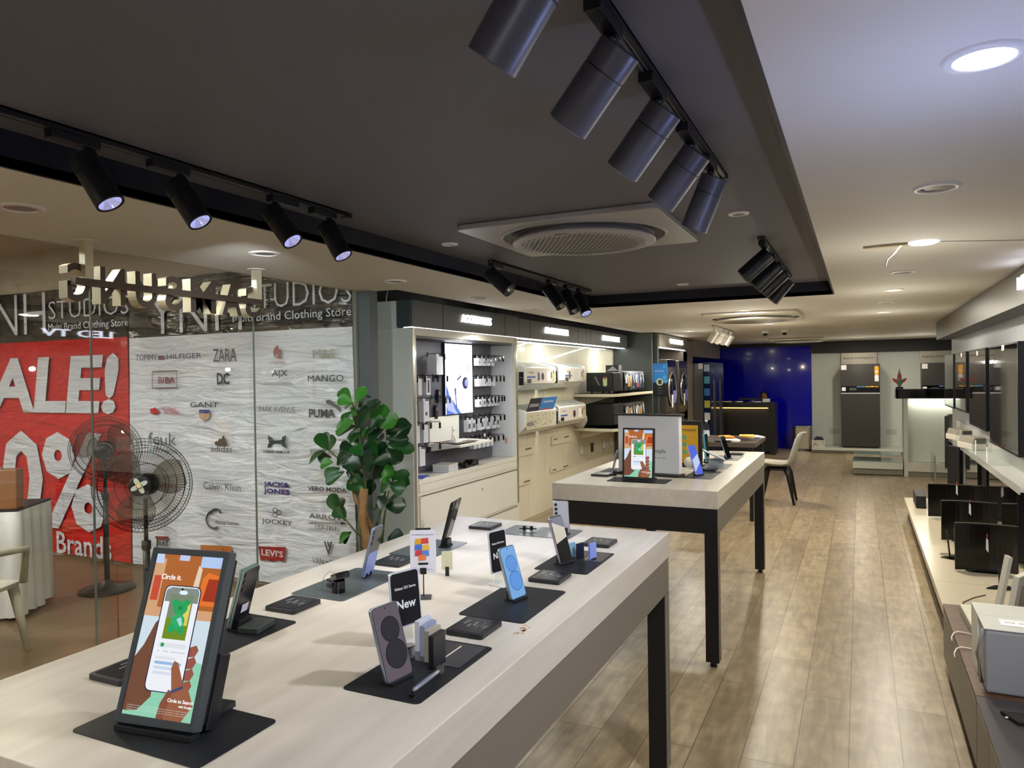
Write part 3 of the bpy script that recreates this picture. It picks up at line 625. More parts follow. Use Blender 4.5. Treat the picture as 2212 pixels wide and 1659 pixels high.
# draped table
t = thing('draped_table', 'table with a pleated white cloth skirt outside the glass at the far left', 'table', (-5.84, 2.86, 0), math.radians(35))
mb = MB().use(mat('pleated_cloth', '#d8d4cc', .8)); pts = []
W_, D_ = 1.3, .5
per = [(-W_/2, -D_/2), (W_/2, -D_/2), (W_/2, D_/2), (-W_/2, D_/2)]
ring0 = []
for s_ in range(4):
    a, b = Vector(per[s_]), Vector(per[(s_+1) % 4]); n_ = int((b-a).length/.025); nn = Vector((b-a).normalized()); nn = Vector((nn.y, -nn.x))
    for k in range(n_): ring0.append((a+(b-a)*k/n_, nn, k))
vs = []
for zi, zz in enumerate((.03, .3, .6, .795)):
    for p, nn, k in ring0:
        amp = (.022, .018, .012, .002)[zi]; q = p + nn*(amp*math.sin(k*1.3+.5*math.sin(k*.37)) + .02*(1-zz)); vs.append((q.x, q.y, zz + (.012*math.sin(k*.5) if zi == 0 else 0)))
n_ = len(ring0); mb.add(vs, [(r*n_+i, r*n_+(i+1) % n_, (r+1)*n_+(i+1) % n_, (r+1)*n_+i) for r in range(3) for i in range(n_)] + [tuple(3*n_+i for i in range(n_))], True); mb.build('table_skirt', t)
t.scale = (1, 1, .925)
B('table_top', (-W_/2, W_/2, -D_/2, D_/2, .796, .81), mat('dark_cloth', '#1d1b1c', .7), t)
for sx in (-1, 1):
    for sy in (-1, 1): MB().use(SILV).cyl((sx*.55, sy*.18, 0), (sx*.55, sy*.18, .79), .015, n=10).build('leg', t)
t = thing('leather_case', 'brown leather portfolio case with metal clips standing on the draped table', 'case', (-5.44, 2.93, .7505), math.radians(33))
MB().use(mat('tan_leather', '#8a5a34', .5, var=.15, vscale=12)).prism([(-.3, -.03), (.27, -.05), (.27, .05), (-.3, .05)], 0, .27).build('case_body', t, .006)
MB().use(mat('tan_seam', '#5e3a20', .6)).box(-.1, .15, -.048, -.044, .17, .174).build('pocket_seam', t)
for x in (-.2, .1): MB().use(SILV).box(x, x+.06, -.01, .012, .268, .282).build('clip', t)
# plastic armchair
t = thing('plastic_chair', 'white plastic armchair outside the glass, cut by the left edge of the view', 'chair', (-4.68, 2.42, 0), math.radians(200))
PL = mat('chair_plastic', '#c9c4ae', .4)
MB().use(PL).prism(rrect(.44, .42, .06), .40, .425).build('seat', t, .004)
mb = MB().use(PL); bp = []
for i in range(13):
    a = -1.1+2.2*i/12; r_ = .26; bp.append((r_*math.sin(a), .02+r_*math.cos(a)-.02))
vs = []; 
for zi in range(7):
    zz = .43+.42*zi/6
    for i, (x, y) in enumerate(bp): cut = (abs(i-6)/6)**2*.16*(zi/6); vs.append((x*(1+.1*zi/6), y+.05*zi/6, zz-cut))
k = len(vs); vs += [(v[0]*1.03, v[1]+.012, v[2]) for v in vs]
fs = [(z*13+i, z*13+i+1, (z+1)*13+i+1, (z+1)*13+i) for z in range(6) for i in range(12) if not (z in (1, 2, 3, 4) and i % 3 == 1 and 2 < i < 10)]
mb.add(vs, fs + [tuple(q+k for q in f) for f in fs], True).build('backrest', t)
for sx in (-1, 1):
    MB().use(PL).tube([(sx*.24, -.18, .42), (sx*.27, -.17, .62), (sx*.27, 0, .64), (sx*.26, .15, .66)], .022, 8).build('armrest', t)
    for sy in (-1, 1): MB().use(PL).tube([(sx*.18, sy*.17, .40), (sx*.23, sy*.22, 0)], [.03, .018], 8).build('leg', t)

# ================================================================== DISPLAY TABLES
M_TOP = grain('pale_table_wood', (192, 184, 168), (206, 198, 183), (9, .8, 9), .33, wav=2.2)
M_LITSIDE = mat('taupe_lit_side', '#6f675b', .5); M_APR = mat('table_black', '#08090d', .42)  # taupe puts the light reflected on the dark table sides into the colour
ZT = .965
def table(label, x0, x1, y0, y1):
    t = site('display_table', label, 'table', ((x0+x1)/2, (y0+y1)/2, 0), 'long product display tables')
    B('tabletop', (x0, x1, y0, y1, ZT-.098, ZT), M_TOP, t, .002)
    i = .0035
    m = MB().use(M_APR); m.box(x0+i, x1-i, y0+i, y0+.05, ZT-.235, ZT-.0985); m.box(x0+i, x1-i, y1-.05, y1-i, ZT-.235, ZT-.0985); m.box(x0+i, x0+.05, y0+.05, y1-.05, ZT-.235, ZT-.0985); m.box(x1-.055, x1-i-.006, y0+.05, y1-.05, ZT-.235, ZT-.0985)
    m.build('apron', t)
    for xx in ((x1-.0095, x1-.003), (x0+.003, x0+.0095)): B('lit_side_sheet', (xx[0], xx[1], y0+.008, y1-.008, ZT-.235, ZT-.0985), M_LITSIDE, t)  # thin lighter sheets painting the light on the apron sides
    for lx in (x0+.004, x1-.074):
        for ly in (y0+.004, y1-.074):
            l = MB().use(M_APR).box(lx, lx+.07, ly, ly+.07, .028, ZT-.236).build('leg', t)
            sx = (lx+.0705, lx+.0715) if lx > (x0+x1)/2 else (lx-.0015, lx-.0005)
            B('lit_leg_sheet', (*sx, ly+.002, ly+.068, .03, ZT-.238), M_LITSIDE, l)
            MB().use(BLK).cyl((lx+.035, ly+.035, 0), (lx+.035, ly+.035, .028), .02, .014, 12).build('foot', l)
    return t
table('near long table with a pale wood top and black legs, covered with phones', -1.675, -.699, .745, 2.925)
table('far long table with a pale wood top and black legs, behind the near one', -1.665, -.699, 4.04, 6.20)
t = thing('cable_stand', 'small black cable weight on the floor behind the near table leg', 'stand', (-1.11, 4.3, 0))
MB().use(BLKG).lathe([(.05, 0), (.05, .012), (.02, .02)], n=20).build('foot', t); MB().use(BLK).cyl((0, 0, .02), (0, 0, .3), .022, n=12).use(SILV).cyl((0, 0, .12), (0, 0, .13), .024, n=12).cyl((0, 0, .2), (0, 0, .21), .024, n=12).build('bundle', t)

# ================================================================== THINGS ON THE TABLES
def emat(c, s=1.0): return mat('glow_%s_%s' % ('_'.join(map(str, c)) if not isinstance(c, str) else c.strip('#'), s), '#050505', .15, emit=s, ecol=c)
M_MAT = mat('mat_black', '#14161b', .5); M_MATG = mat('mat_glass_grey', '#4a5152', .3, coat=.15); M_PLATE = mat('plate_black', '#1a1b20', .4); M_PLT = mat('plate_print', '#a4a6aa', .5)
def display_mat(label, x0, x1, y0, y1, m=M_MAT, z=ZT, th=.0022):
    t = thing('display_mat', label, 'mat', ((x0+x1)/2, (y0+y1)/2, z), 0, 'display mats under the phones')
    MB().use(m).prism(rrect(x1-x0, y1-y0, .012), .0002, th).build('pad', t); return t
def info_plate(label, x, y, rz=0, lines=5, z=ZT, sc=1):
    t = thing('info_plate', label, 'info plate', (x, y, z), rz, 'thin black plates listing phone features')
    w, d = .104*sc, .115*sc
    MB().use(M_PLATE).prism(rrect(w, d, .007), .0003, .012).build('slab', t, .001)
    MB().use(mat('plate_window', '#23252b', .2)).prism(rrect(w-.018, d-.018, .004), .01205, .0124).build('window', t)
    mb = MB(); R_, U_ = (0, -1, 0), (1, 0, 0)
    text_mb(mb, 'Galaxy', (-.028*sc, .018*sc, .0125), R_, U_, w=.03*sc, m=M_PLT, ext=.0001)
    for k in range(lines): text_mb(mb, ('50MP', '200MP', '4,000mAh', '12GB + 256GB', 'SPen')[k % 5], (-.012*sc+.011*k*sc, .012*sc*(1 if k % 2 else -.3), .0125), R_, U_, w=(.02+.008*(k % 2))*sc, m=M_PLT, ext=.0001)
    mb.build('printed_text', t); return t
def phone(label, x, y, rz, w=.071, h=.15, th=.008, tilt=.31, side=SILV, face=None, back=None, art=None, stand='foot', z=ZT, name='display_phone', fold=False):
    t = thing(name, label, 'phone', (x, y, z), rz)
    M = Matrix.Translation((0, 0, .008)) @ Matrix.Rotation(-tilt, 4, 'X')
    mb = MB().use(side); mb.xf(M); mb.prism([(p[0], p[1]+h/2) for p in rrect(w, h, .009, 5)], 0, th, 'y', True); bd = mb.build('body', t, .0012, 2)
    mb = MB().use(face or mat('screen_dark', '#08090c', .06)); mb.xf(M); mb.prism([(p[0], p[1]+h/2) for p in rrect(w-.003, h-.003, .008, 5)], -.0006, 0, 'y'); sc_ = mb.build('screen', t)
    mb = MB().use(back or BLKG); mb.xf(M); mb.prism([(p[0], p[1]+h/2) for p in rrect(w-.002, h-.002, .0085, 5)], th, th+.0006, 'y'); mb.build('back_cover', t)
    mb = MB().use(BLKG); mb.xf(M)
    for k in range(3): mb.cyl((w/2-.014, th, h-.016-.018*k), (w/2-.014, th+.0022, h-.016-.018*k), .0062, n=16)
    mb.build('camera_lens', t)
    if art:
        mb = MB(); mb.xf(M); art(mb, w, h); mb.build('wallpaper', sc_)
    if stand:
        mb = MB().use(BLK).box(-.03, .03, -.008, .03, .0024, .007).box(-.026, .026, .008, .026, .007, .03)
        if stand == 'roll': mb = MB().use(BLKG).cyl((-.034, .004, .011), (.034, .004, .011), .003, n=8).cyl((-.02, .004, .013), (-.008, .004, .013), .0105, n=14).cyl((.008, .004, .013), (.02, .004, .013), .0105, n=14)
        mb.build('holder', t)
    return t
def disc_art(mb, cx, cz, r, m, y=-.0009, n=28): mb.use(m).lathe([(r, 0), (r, .0002)], (cx, y, cz), n, (0, -1, 0))
def art_loops(bg, dk, lt):
    def f(mb, w, h):
        mb.use(bg).prism([(p[0], p[1]+h/2) for p in rrect(w-.005, h-.005, .007, 4)], -.0008, -.0006, 'y')
        disc_art(mb, .002, h*.665, w*.34, lt, -.0009); disc_art(mb, .002, h*.665, w*.31, dk, -.0012); disc_art(mb, .004, h*.33, w*.39, lt, -.0011); disc_art(mb, .004, h*.33, w*.36, dk, -.0015)
        disc_art(mb, 0, h-.008, .0016, BLKG, -.0015)
    return f
display_mat('big black mat under the slanted advertising screen', -1.308, -.984, .85, 1.035)
display_mat('black mat under the two-part folding phone', -1.53, -1.337, 1.20, 1.483)
display_mat('grey glossy mat holding the earbud case and a leaning phone', -1.535, -1.34, 1.67, 1.99, M_MATG)
display_mat('pale reflective mat behind the clipped price card', -1.55, -1.365, 2.19, 2.46, M_MATG)
display_mat('pale grey mat at the far end of the near table', -1.336, -1.03, 2.65, 2.83, M_MATG)
display_mat('black mat with three small colour tiles near the far right corner of the near table', -.978, -.792, 2.20, 2.50)
display_mat('plain black mat under the light blue phone', -.98, -.785, 1.70, 2.005)
display_mat('black mat with the stylus pen and four colour tiles', -.967, -.780, 1.196, 1.52)
for (x0, x1, y0, y1, tx) in ((-.962, -.80, 2.36, 2.49, 'frosted'), (-.955, -.795, 1.38, 1.512, 'shiny')):
    t = thing('glass_overlay', '%s plastic film with a slot lying over the %s mat' % (tx, 'stylus' if tx == 'shiny' else 'three-tile'), 'plastic film', ((x0+x1)/2, (y0+y1)/2, ZT+.0024))
    MB().use(mat('film_grey', '#3e424a', .12, coat=.5)).prism(rrect(x1-x0, y1-y0, .006), 0, .0008).build('film', t); B('slot', (.02, .024, -.05, .05, .0008, .0012), mat('slot_light', '#d9cfb8', .5), t)
info_plate('black info plate half hidden left of the slanted advertising screen', -1.45, 1.075)
info_plate('black info plate between the folding phone mat and the earbud mat', -1.44, 1.58)
info_plate('black info plate behind the leaning flip phone, beside the clipped card', -1.455, 2.10)
info_plate('black info plate at the far left corner of the near table', -1.44, 2.745)
info_plate('black info plate touching the near edge of the three-tile mat', -.883, 2.115)
info_plate('black info plate behind the three-tile mat', -.89, 2.625)
info_plate('black info plate between the stylus mat and the plain black mat', -.882, 1.612)
S_S = mat('phone_silver', '#a5b4c0', .22, .8); 
phone('titanium phone with a dark looped wallpaper standing on the stylus mat', -.872, 1.272, math.radians(80), art=art_loops(emat((98, 88, 98), .9), emat((38, 37, 44), .9), emat((24, 22, 28), .9)), side=S_S, w=.078, h=.155)
phone('light blue phone with a blue looped wallpaper', -.878, 1.875, math.radians(78), art=art_loops(emat((120, 170, 225), .95), emat((96, 150, 222), .95), emat((60, 112, 188), .95)), side=S_S, w=.071, h=.148)
def art_flip(mb, w, h):
    mb.use(mat('flip_grey', '#77777c', .2)).prism([(-w/2+.003, h*.78), (w/2-.003, h*.72), (w/2-.003, h-.004), (-w/2+.003, h-.004)], -.001, -.0006, 'y')
    mb.use(mat('flip_cream', '#c9c2ab', .3)).prism([(-w/2+.003, h*.42), (w/2-.003, h*.52), (w/2-.003, h*.72), (-w/2+.003, h*.88)], -.0014, -.001, 'y')
    mb.use(BLKG).prism([(-w/2+.003, .004), (w/2-.003, .004), (w/2-.003, h*.5), (-w/2+.003, h*.41)], -.0014, -.0006, 'y')
phone('phone with a cream and black front standing on the three-tile mat', -.895, 2.295, math.radians(74), art=art_flip, side=mat('phone_lilac', '#a9a4b4', .2, .7), w=.068, h=.16)
phone('silver phone turned backwards with three cameras at the far end of the near table', -1.085, 2.735, PI+.04, w=.066, h=.132, tilt=.12, side=SILV, back=mat('phone_back_silver', '#b9bbc0', .3), stand='foot')
phone('upright flip phone, black upper half and blue lower half, leaning on the earbud mat', -1.435, 1.905, math.radians(-80), w=.073, h=.165, tilt=.26, side=mat('phone_blue_side', '#9aa5c0', .2, .6), stand='roll')
mb = MB(); mb.xf(Matrix.Translation((0, 0, .008)) @ Matrix.Rotation(-.26, 4, 'X')); mb.use(mat('flip_blue', '#8090c8', .3)).prism([(p[0], p[1]+.042) for p in rrect(.07, .078, .006)], .0087, .0094, 'y')
mb.build('lower_cover', [o for o in bpy.data.objects if o.get('label', '').startswith('upright flip phone')][0])
t = phone('dark folding phone half open, seen from the side on the pale mat', -1.425, 2.37, math.radians(-76), w=.075, h=.17, th=.006, tilt=.26, side=mat('phone_graphite', '#2c2a2a', .25, .6), back=mat('smoked_back', '#36322e', .12))
mb = MB().use(mat('smoked_back')); mb.xf(Matrix.Translation((.01, .005, .03)) @ Matrix.Rotation(-.30, 4, 'X')); mb.prism([(p[0], p[1]+.09) for p in rrect(.07, .15, .006)], .012, .017, 'y'); mb.build('second_half', t)
t = phone('folding phone, two black slabs back to back on a black stand, nearest the big screen', -1.452, 1.385, math.radians(-78), w=.072, h=.158, th=.006, tilt=.28, side=mat('phone_pale_side', '#a6c0c0', .2, .7), back=mat('phone_back_black', '#191820', .2))
mb = MB().use(mat('phone_pale_side')); mb.xf(Matrix.Translation((0, 0, .008)) @ Matrix.Rotation(-.28, 4, 'X')); mb.prism([(p[0], p[1]+.079) for p in rrect(.072, .158, .006)], -.0075, -.0012, 'y'); mb.build('front_slab', t)
mb = MB().use(mat('sticker_white', '#c9c8d8', .5)); mb.xf(Matrix.Translation((0, 0, .008)) @ Matrix.Rotation(-.28, 4, 'X')); mb.box(-.016, .012, .0088, .0092, .04, .062); mb.build('barcode_sticker', t)
MB().use(mat('teal_base', '#39413f', .3)).box(-.04, .04, .03, .085, .0024, .018).build('stand_block', t, .002)
# colour tiles
def tile(label, x, y, rz, c, w=.052, th=.013, h=.06, al=1):
    t = thing('colour_tile', label, 'colour sample', (x, y, ZT+.003), rz, 'small upright colour tiles')
    MB().use(c).box(-th/2, th/2, 0, w, 0, h).build('tile_face', t, .001); MB().use(BLK).box(-th/2-.003, th/2+.003, .005, w-.005, -.0008, .004).build('clip', t); return t
for lb, x, y, c in (('palest white tile, farthest of the four beside the stylus', -.93, 1.425, '#c9cdd8'), ('blue-edged grey tile, second farthest of the four beside the stylus', -.902, 1.403, '#8d95b0'), ('beige tile, third of the four beside the stylus', -.875, 1.378, '#aaa08e'), ('black tile, nearest of the four beside the stylus', -.848, 1.353, '#1f2124')):
    tile(lb, x, y, 0, mat('tile_'+c[1:], c, .35), h=.07)
for lb, x, y, c in (('pale cyan tile next to the cream and black phone', -.915, 2.355, '#7fa9b8'), ('dark navy tile between the cyan and the lilac ones', -.885, 2.36, '#16172a'), ('lilac blue tile, rightmost of the three small ones', -.845, 2.375, '#8494d8')):
    tile(lb, x, y, -.35, mat('tile_'+c[1:], c, .35), w=.035, th=.009, h=.055)
t = thing('stylus_pen', 'silver stylus pen lying on a low black rest', 'pen', (-.812, 1.285, ZT+.003), math.radians(2))
MB().use(mat('pen_silver', '#aeb3c0', .2, .7)).lathe([(.002, 0), (.0048, .008), (.005, .1), (.0035, .122), (.001, .128)], (0, -.062, .010), 16, (0, 1, .0)).build('barrel', t)
MB().use(SILV).box(-.006, .006, .04, .056, .003, .018).build('holder', t); MB().use(BLKG).ball((0, -.066, .004), .006, 10).build('tip_rest', t)
# black 'New' signs on clear stands
def new_sign(label, x, y, rz, h=.125, w=.082, lean=.10):
    t = thing('acrylic_sign', label, 'sign', (x, y, ZT), rz, 'black cards in clear stands')
    M = Matrix.Translation((0, 0, .045)) @ Matrix.Rotation(-lean, 4, 'X')
    mb = MB().use(mat('acrylic_rim', '#b8bcc6', .1)); mb.xf(M); mb.prism([(p[0], p[1]+h/2) for p in rrect(w+.008, h+.008, .008)], .0005, .003, 'y'); mb.build('holder_plate', t)
    mb = MB().use(mat('card_black', '#0e0c10', .12)); mb.xf(M); mb.prism([(p[0], p[1]+h/2) for p in rrect(w, h, .008)], -.0008, .0005, 'y'); c = mb.build('card', t)
    mb = MB(); mb.xf(M); text_mb(mb, 'Galaxy S25 Series', (0, -.001, h*.70), XR, ZR, w=w*.78, m=emat((230, 232, 240), .8), ext=.0003, bold=.01); text_mb(mb, 'New', (0, -.001, h*.40), XR, ZR, w=w*.70, m=emat((230, 232, 240), .8), ext=.0003, bold=.02); mb.build('printed_text', c)
    MB().use(M_PANE).box(-.018, .018, .004, .006, .003, .07).build('strut', t); MB().use(mat('acrylic_foot', '#cfcac4', .1)).box(-.02, .02, -.03, .03, .0005, .0035).build('foot', t)
    return t
new_sign('black card reading New on a clear stand behind the titanium phone', -.985, 1.47, math.radians(72))
new_sign('black card on a clear stand behind the light blue phone', -.995, 1.99, math.radians(74), .12, .07)
# clip stand with printed card
t = thing('card_clip_stand', 'white printed card held by a clip on a thin black stand', 'price card', (-1.143, 1.79, ZT), math.radians(28))
MB().use(mat('stand_metal', '#5d5d5a', .3, .5)).box(-.022, .022, -.018, .018, .0005, .006).build('foot', t, .001); MB().use(BLK).cyl((0, 0, .006), (0, 0, .075), .0018, n=8).box(-.009, .009, -.003, .004, .07, .088).build('pole', t)
c = MB().use(mat('card_white', '#dfe0ea', .4)).prism([(p[0], p[1]+.135) for p in rrect(.075, .125, .006)], 0, .001, 'y').build('card', t)
mb = MB(); text_mb(mb, 'Try Galaxy AI on your phone', (0, -.0004, .184), XR, ZR, w=.062, m=INK, ext=.0002)
for k, (cx, cz, cc) in enumerate(((-.012, .165, (214, 160, 50)), (.006, .166, (200, 70, 60)), (-.013, .148, (70, 110, 200)), (.008, .147, (224, 180, 80)), (-.012, .131, (190, 60, 70)), (.007, .13, (80, 130, 210)), (-.002, .118, (220, 120, 60)))):
    mb.use(ink(cc)).prism([(cx-.012, cz-.009), (cx+.011, cz-.007), (cx+.009, cz+.009), (cx-.010, cz+.007)], -.0006-.0001*k, 0, 'y')
mb.use(BLK).prism(rrect(.03, .006, .003, 3, 0, .100), -.0005, 0, 'y'); text_mb(mb, 'See terms and conditions', (0, -.0004, .084), XR, ZR, w=.055, m=mat('faint_print', '#9a9aa8', .5), ext=.0002); mb.build('printed_panel', c)
MB().use(BLK).box(-.022, .022, .0015, .008, .196, .202).use(SILV).tube([(0, .004, .2), (.004, .004, .215), (0, .004, .228), (-.004, .004, .215), (0, .004, .2)], .001, 5).build('binder_clip', t)
t = thing('price_card', 'blank cream card standing just behind the printed clip card', 'card', (-1.20, 2.02, ZT), math.radians(25)); MB().use(mat('cream_card', '#c8c8a8', .5)).prism([(p[0], p[1]+.05) for p in rrect(.035, .06, .003)], 0, .002, 'y').build('card', t); MB().use(BLK).box(-.006, .006, -.002, .006, .0005, .03).build('clip', t)
# earbud case
t = thing('earbud_case', 'open glossy black earbud case on a small pedestal with a security wire', 'earbuds', (-1.405, 1.735, ZT+.003), math.radians(-20))
MB().use(BLKG).prism(rrect(.034, .03, .008), 0, .035).build('pedestal', t)
MB().use(mat('case_black', '#101018', .12, coat=.6)).prism(rrect(.05, .045, .012, 5, -.018), .012, .036).build('case_base', t, .003)
mb = MB().use(mat('case_black')); mb.xf(Matrix.Translation((.012, 0, .040)) @ Matrix.Rotation(-.35, 4, 'Y')); mb.prism(rrect(.05, .045, .012, 5), 0, .02); mb.build('case_lid', t, .004)
MB().use(SILV).tube([(-.005, 0, .05), (-.03, -.01, .06), (-.05, -.02, .04), (-.058, -.025, 0)], .0007, 5).build('security_wire', t)
t = thing('phone_holder', 'empty little black phone holder on the pale far mat', 'holder', (-1.237, 2.735, ZT+.003), .25)
MB().use(BLKG).cyl((-.036, 0, .008), (.036, 0, .008), .0025, n=8).cyl((-.021, 0, .010), (-.009, 0, .010), .0095, n=14).cyl((.009, 0, .010), (.021, 0, .010), .0095, n=14).build('roller', t)
t = thing('tape_residue', 'patch of brown glue residue on the near table top', 'stain', (-.768, 1.66, ZT)); mb = MB().use(mat('residue', '#a9835c', .7))
for k in range(16): x = random.uniform(-.012, .012); y = random.uniform(-.035, .045); q = random.uniform(.002, .006); mb.prism([(x-q, y-q*.8), (x+q, y-q), (x+q*.7, y+q), (x-q, y+q*.6)], .0001, .0003)
mb.build('patches', t)

# advertising screens with the same picture
def ad_screen(t, M, W_, H_, y0, hi=True):
    """picture on the lit screen: u,v in 0..1"""
    mb = MB(); mb.xf(M)
    def poly(pts, c, d, s=1.0): mb.use(emat(c, s)).prism([((u-.5)*W_, v*H_) for u, v in pts], y0-.0001*d-.0001, y0-.0001*d, 'y')
    poly([(0, 0), (1, 0), (1, 1), (0, 1)], (205, 222, 232), 1)
    poly([(0, .64), (1, .64), (1, 1), (0, 1)], (172, 98, 44), 2)
    poly([(0, .66), (.16, .66), (.16, .97), (0, .97)], (206, 160, 120), 3); poly([(.03, .70), (.14, .70), (.14, .86), (.03, .86)], (196, 72, 50), 4)
    poly([(.0, .94), (.13, .94), (.11, 1), (0, 1)], (190, 208, 240), 4); poly([(.35, .965), (.5, .965), (.5, 1), (.35, 1)], (190, 200, 235), 4); poly([(.68, .93), (1, .93), (1, 1), (.68, 1)], (176, 200, 240), 4)
    poly([(.60, .66), (.70, .66), (.72, .92), (.66, .94)], (226, 206, 184), 4); poly([(.74, .69), (1, .69), (1, .88), (.82, .90), (.75, .86)], (226, 116, 44), 5); poly([(.80, .72), (1, .72), (1, .86), (.84, .86)], (158, 52, 30), 6)
    poly([(0, .60), (1, .60), (1, .66), (0, .66)], (210, 160, 120), 6)
    poly([(.0, 0), (1, 0), (1, .34), (.8, .36), (.5, .22), (.1, .10)], (142, 205, 176), 7)
    poly([(0, .02), (.0, .34), (.1, .42), (.20, .56), (.27, .60), (.30, .5), (.36, .12), (.2, .03)], (112, 72, 54), 8)
    for k in range(4): poly([(.70, .42-.07*k), (.86, .45-.07*k), (.90, .42-.07*k), (.86, .38-.07*k), (.70, .37-.07*k)], (150, 84, 70), 9)
    def rr(u0, u1, v0, v1, r, c, d):
        asp = H_/W_; pts = [(u0+(u1-u0)*.5 + p[0], v0+(v1-v0)*.5 + p[1]/asp) for p in rrect(u1-u0, (v1-v0)*asp, r, 4)]; poly(pts, c, d)
    rr(.235, .775, .150, .805, .08, (28, 30, 70), 11); rr(.25, .76, .156, .799, .07, (236, 240, 246), 12)
    poly([(.262, .70), (.75, .70), (.75, .765), (.72, .792), (.30, .792), (.262, .765)], (130, 140, 132), 13)
    poly([(.34, .47), (.68, .47), (.68, .75), (.34, .75)], (120, 134, 110), 14); poly([(.34, .47), (.68, .47), (.68, .60), (.34, .60)], (110, 140, 34), 15); poly([(.58, .56), (.66, .56), (.66, .70), (.58, .70)], (222, 206, 96), 16)
    def el(cu, cv, ru, rv, c, d): poly([(cu+ru*math.cos(2*PI*i/20), cv+rv*math.sin(2*PI*i/20)) for i in range(20)], c, d)
    GB = (34, 160, 92); el(.44, .695, .06, .022, GB, 17); el(.60, .70, .05, .02, GB, 17); el(.52, .665, .105, .042, GB, 18); el(.52, .58, .10, .05, (40, 172, 104), 19); el(.45, .535, .055, .028, GB, 20); el(.585, .53, .05, .026, GB, 20); el(.52, .665, .03, .014, (28, 130, 76), 21); poly([(.50, .595), (.56, .61), (.60, .565), (.57, .55)], (170, 215, 215), 22)
    poly([(.48, .775), (.56, .775), (.585, .762), (.56, .749), (.48, .749), (.455, .762)], (225, 240, 255), 17)
    rr(.31, .72, .418, .446, .02, (222, 226, 232), 14); rr(.345, .395, .420, .444, .012, GB, 15)
    for k, (wv, cc) in enumerate(((.60, (222, 226, 232)), (.70, (150, 186, 226)), (.66, (204, 216, 232)), (.58, (214, 220, 232)))): rr(.31, wv, .345-.03*k, .363-.03*k, .015, cc, 14)
    poly([(.55, 0), (.86, 0), (.98, .10), (.86, .20), (.78, .22), (.66, .335), (.60, .345), (.575, .30), (.64, .17), (.56, .09)], (150, 92, 66), 24)
    poly([(.50, 0), (.60, 0), (.66, .16), (.60, .175), (.52, .09)], (132, 76, 58), 25)
    mb.use(emat((60, 66, 110), 1.0)); 
    for k in range(8): q = k/7; mb.ball(((.655+.13*q-.5)*W_, y0-.0035, (.165+.03*q)*H_), .0028*W_/.15, 6)
    for body, u, v, w_, c in (('Circle it.', .30, .855, .30, None), ('Circle to Search', .80, .115, .36, None), ('with Google', .88, .085, .18, None)):
        text_mb(mb, body, ((u-.5)*W_, y0-.003, v*H_), XR, ZR, w=w_*W_, m=emat((250, 250, 250), 1.1), ext=.0003, bold=.012)
    if hi:
        for k in range(3): text_mb(mb, 'Requires Google account login. Results may vary by visual or audio matches.', (0, y0-.003, (.058-.013*k)*H_), XR, ZR, w=.86*W_, h=.006*H_, m=emat((220, 225, 225), .9), ext=.0002)
        text_mb(mb, '1:00', (-.19*W_, y0-.003, .785*H_), XR, ZR, w=.05*W_, m=emat((235, 240, 250), .9), ext=.0002); disc_art(mb, 0, .782*H_, .0022, BLKG, y0-.0026)
        for k, wd_ in enumerate(('All', 'Products', 'Homework', 'Visual matches')): text_mb(mb, wd_, ((-.16+.11*k)*W_, y0-.003, .395*H_), XR, ZR, h=.007*H_, m=emat((150, 155, 165), .9), ext=.0002)
    return mb.build('picture', t)
M_KF = mat('kiosk_frame', '#3a4246', .55, bump=.5, bscale=900, var=.35, vscale=420)
def kiosk(label, x, y, rz, W_, H_, lean, bez, hi, z=ZT+.0025, back=True):
    t = thing('advertising_screen', label, 'display screen', (x, y, z), rz)
    M = Matrix.Translation((0, 0, .016)) @ Matrix.Rotation(-lean, 4, 'X')
    mb = MB().use(M_KF if hi else BLK); mb.xf(M); p = W_/2
    mb.box(-p, -p+bez, 0, .022, 0, H_).box(p-bez, p, 0, .022, 0, H_).box(-p+bez, p-bez, 0, .022, H_-bez, H_).box(-p+bez, p-bez, 0, .022, 0, bez*1.2); mb.build('frame', t, .0015)
    mb = MB().use(BLKG); mb.xf(M); mb.box(-p+bez, p-bez, .004, .02, bez*1.2, H_-bez); s_ = mb.build('screen', t)
    M2 = M @ Matrix.Translation((0, 0, bez*1.2)); ad_screen(s_, M2, W_-2*bez, H_-bez*2.2, .0038, hi)
    mb = MB().use(BLK); mb.xf(M); mb.box(-p+.006, p-.004, .022, .034 if hi else .03, .01, H_-.012)
    if hi: mb.box(-p+.006, p+.0, .034, .062, 0, H_*.42)
    mb.build('back_housing', t, .002)
    MB().use(mat('kiosk_foot', '#15171b', .45)).box(-p+.004, p-.004, -.004, .02, .0003, .011).box(-p*.7, p*.75, .02, .14, .0003, .012).build('foot', t, .001)
    return t
kiosk('slanted advertising screen in a speckled grey frame on the near table', -1.148, .897, math.radians(8), .178, .312, .335, .0115, True)
display_mat('black mat under the advertising screen on the far table', -1.385, -1.025, 4.21, 4.40)
kiosk('smaller advertising screen in a thin black frame on the far table', -1.195, 4.235, math.radians(-3), .195, .302, .07, .010, False)
t = thing('poster_box', 'large white poster box with a dark lid standing on the far table', 'poster', (-1.21, 4.56, ZT), math.radians(-8))
MB().use(mat('box_white', '#d8d9da', .5)).box(-.205, .205, -.02, .03, .018, .38).build('board', t, .002); MB().use(BLK).box(-.222, .222, -.035, .045, .381, .388).build('lid', t); MB().use(mat('box_foot', '#2b2421', .4)).prism(rrect(.45, .1, .03), .0005, .016).build('foot', t)
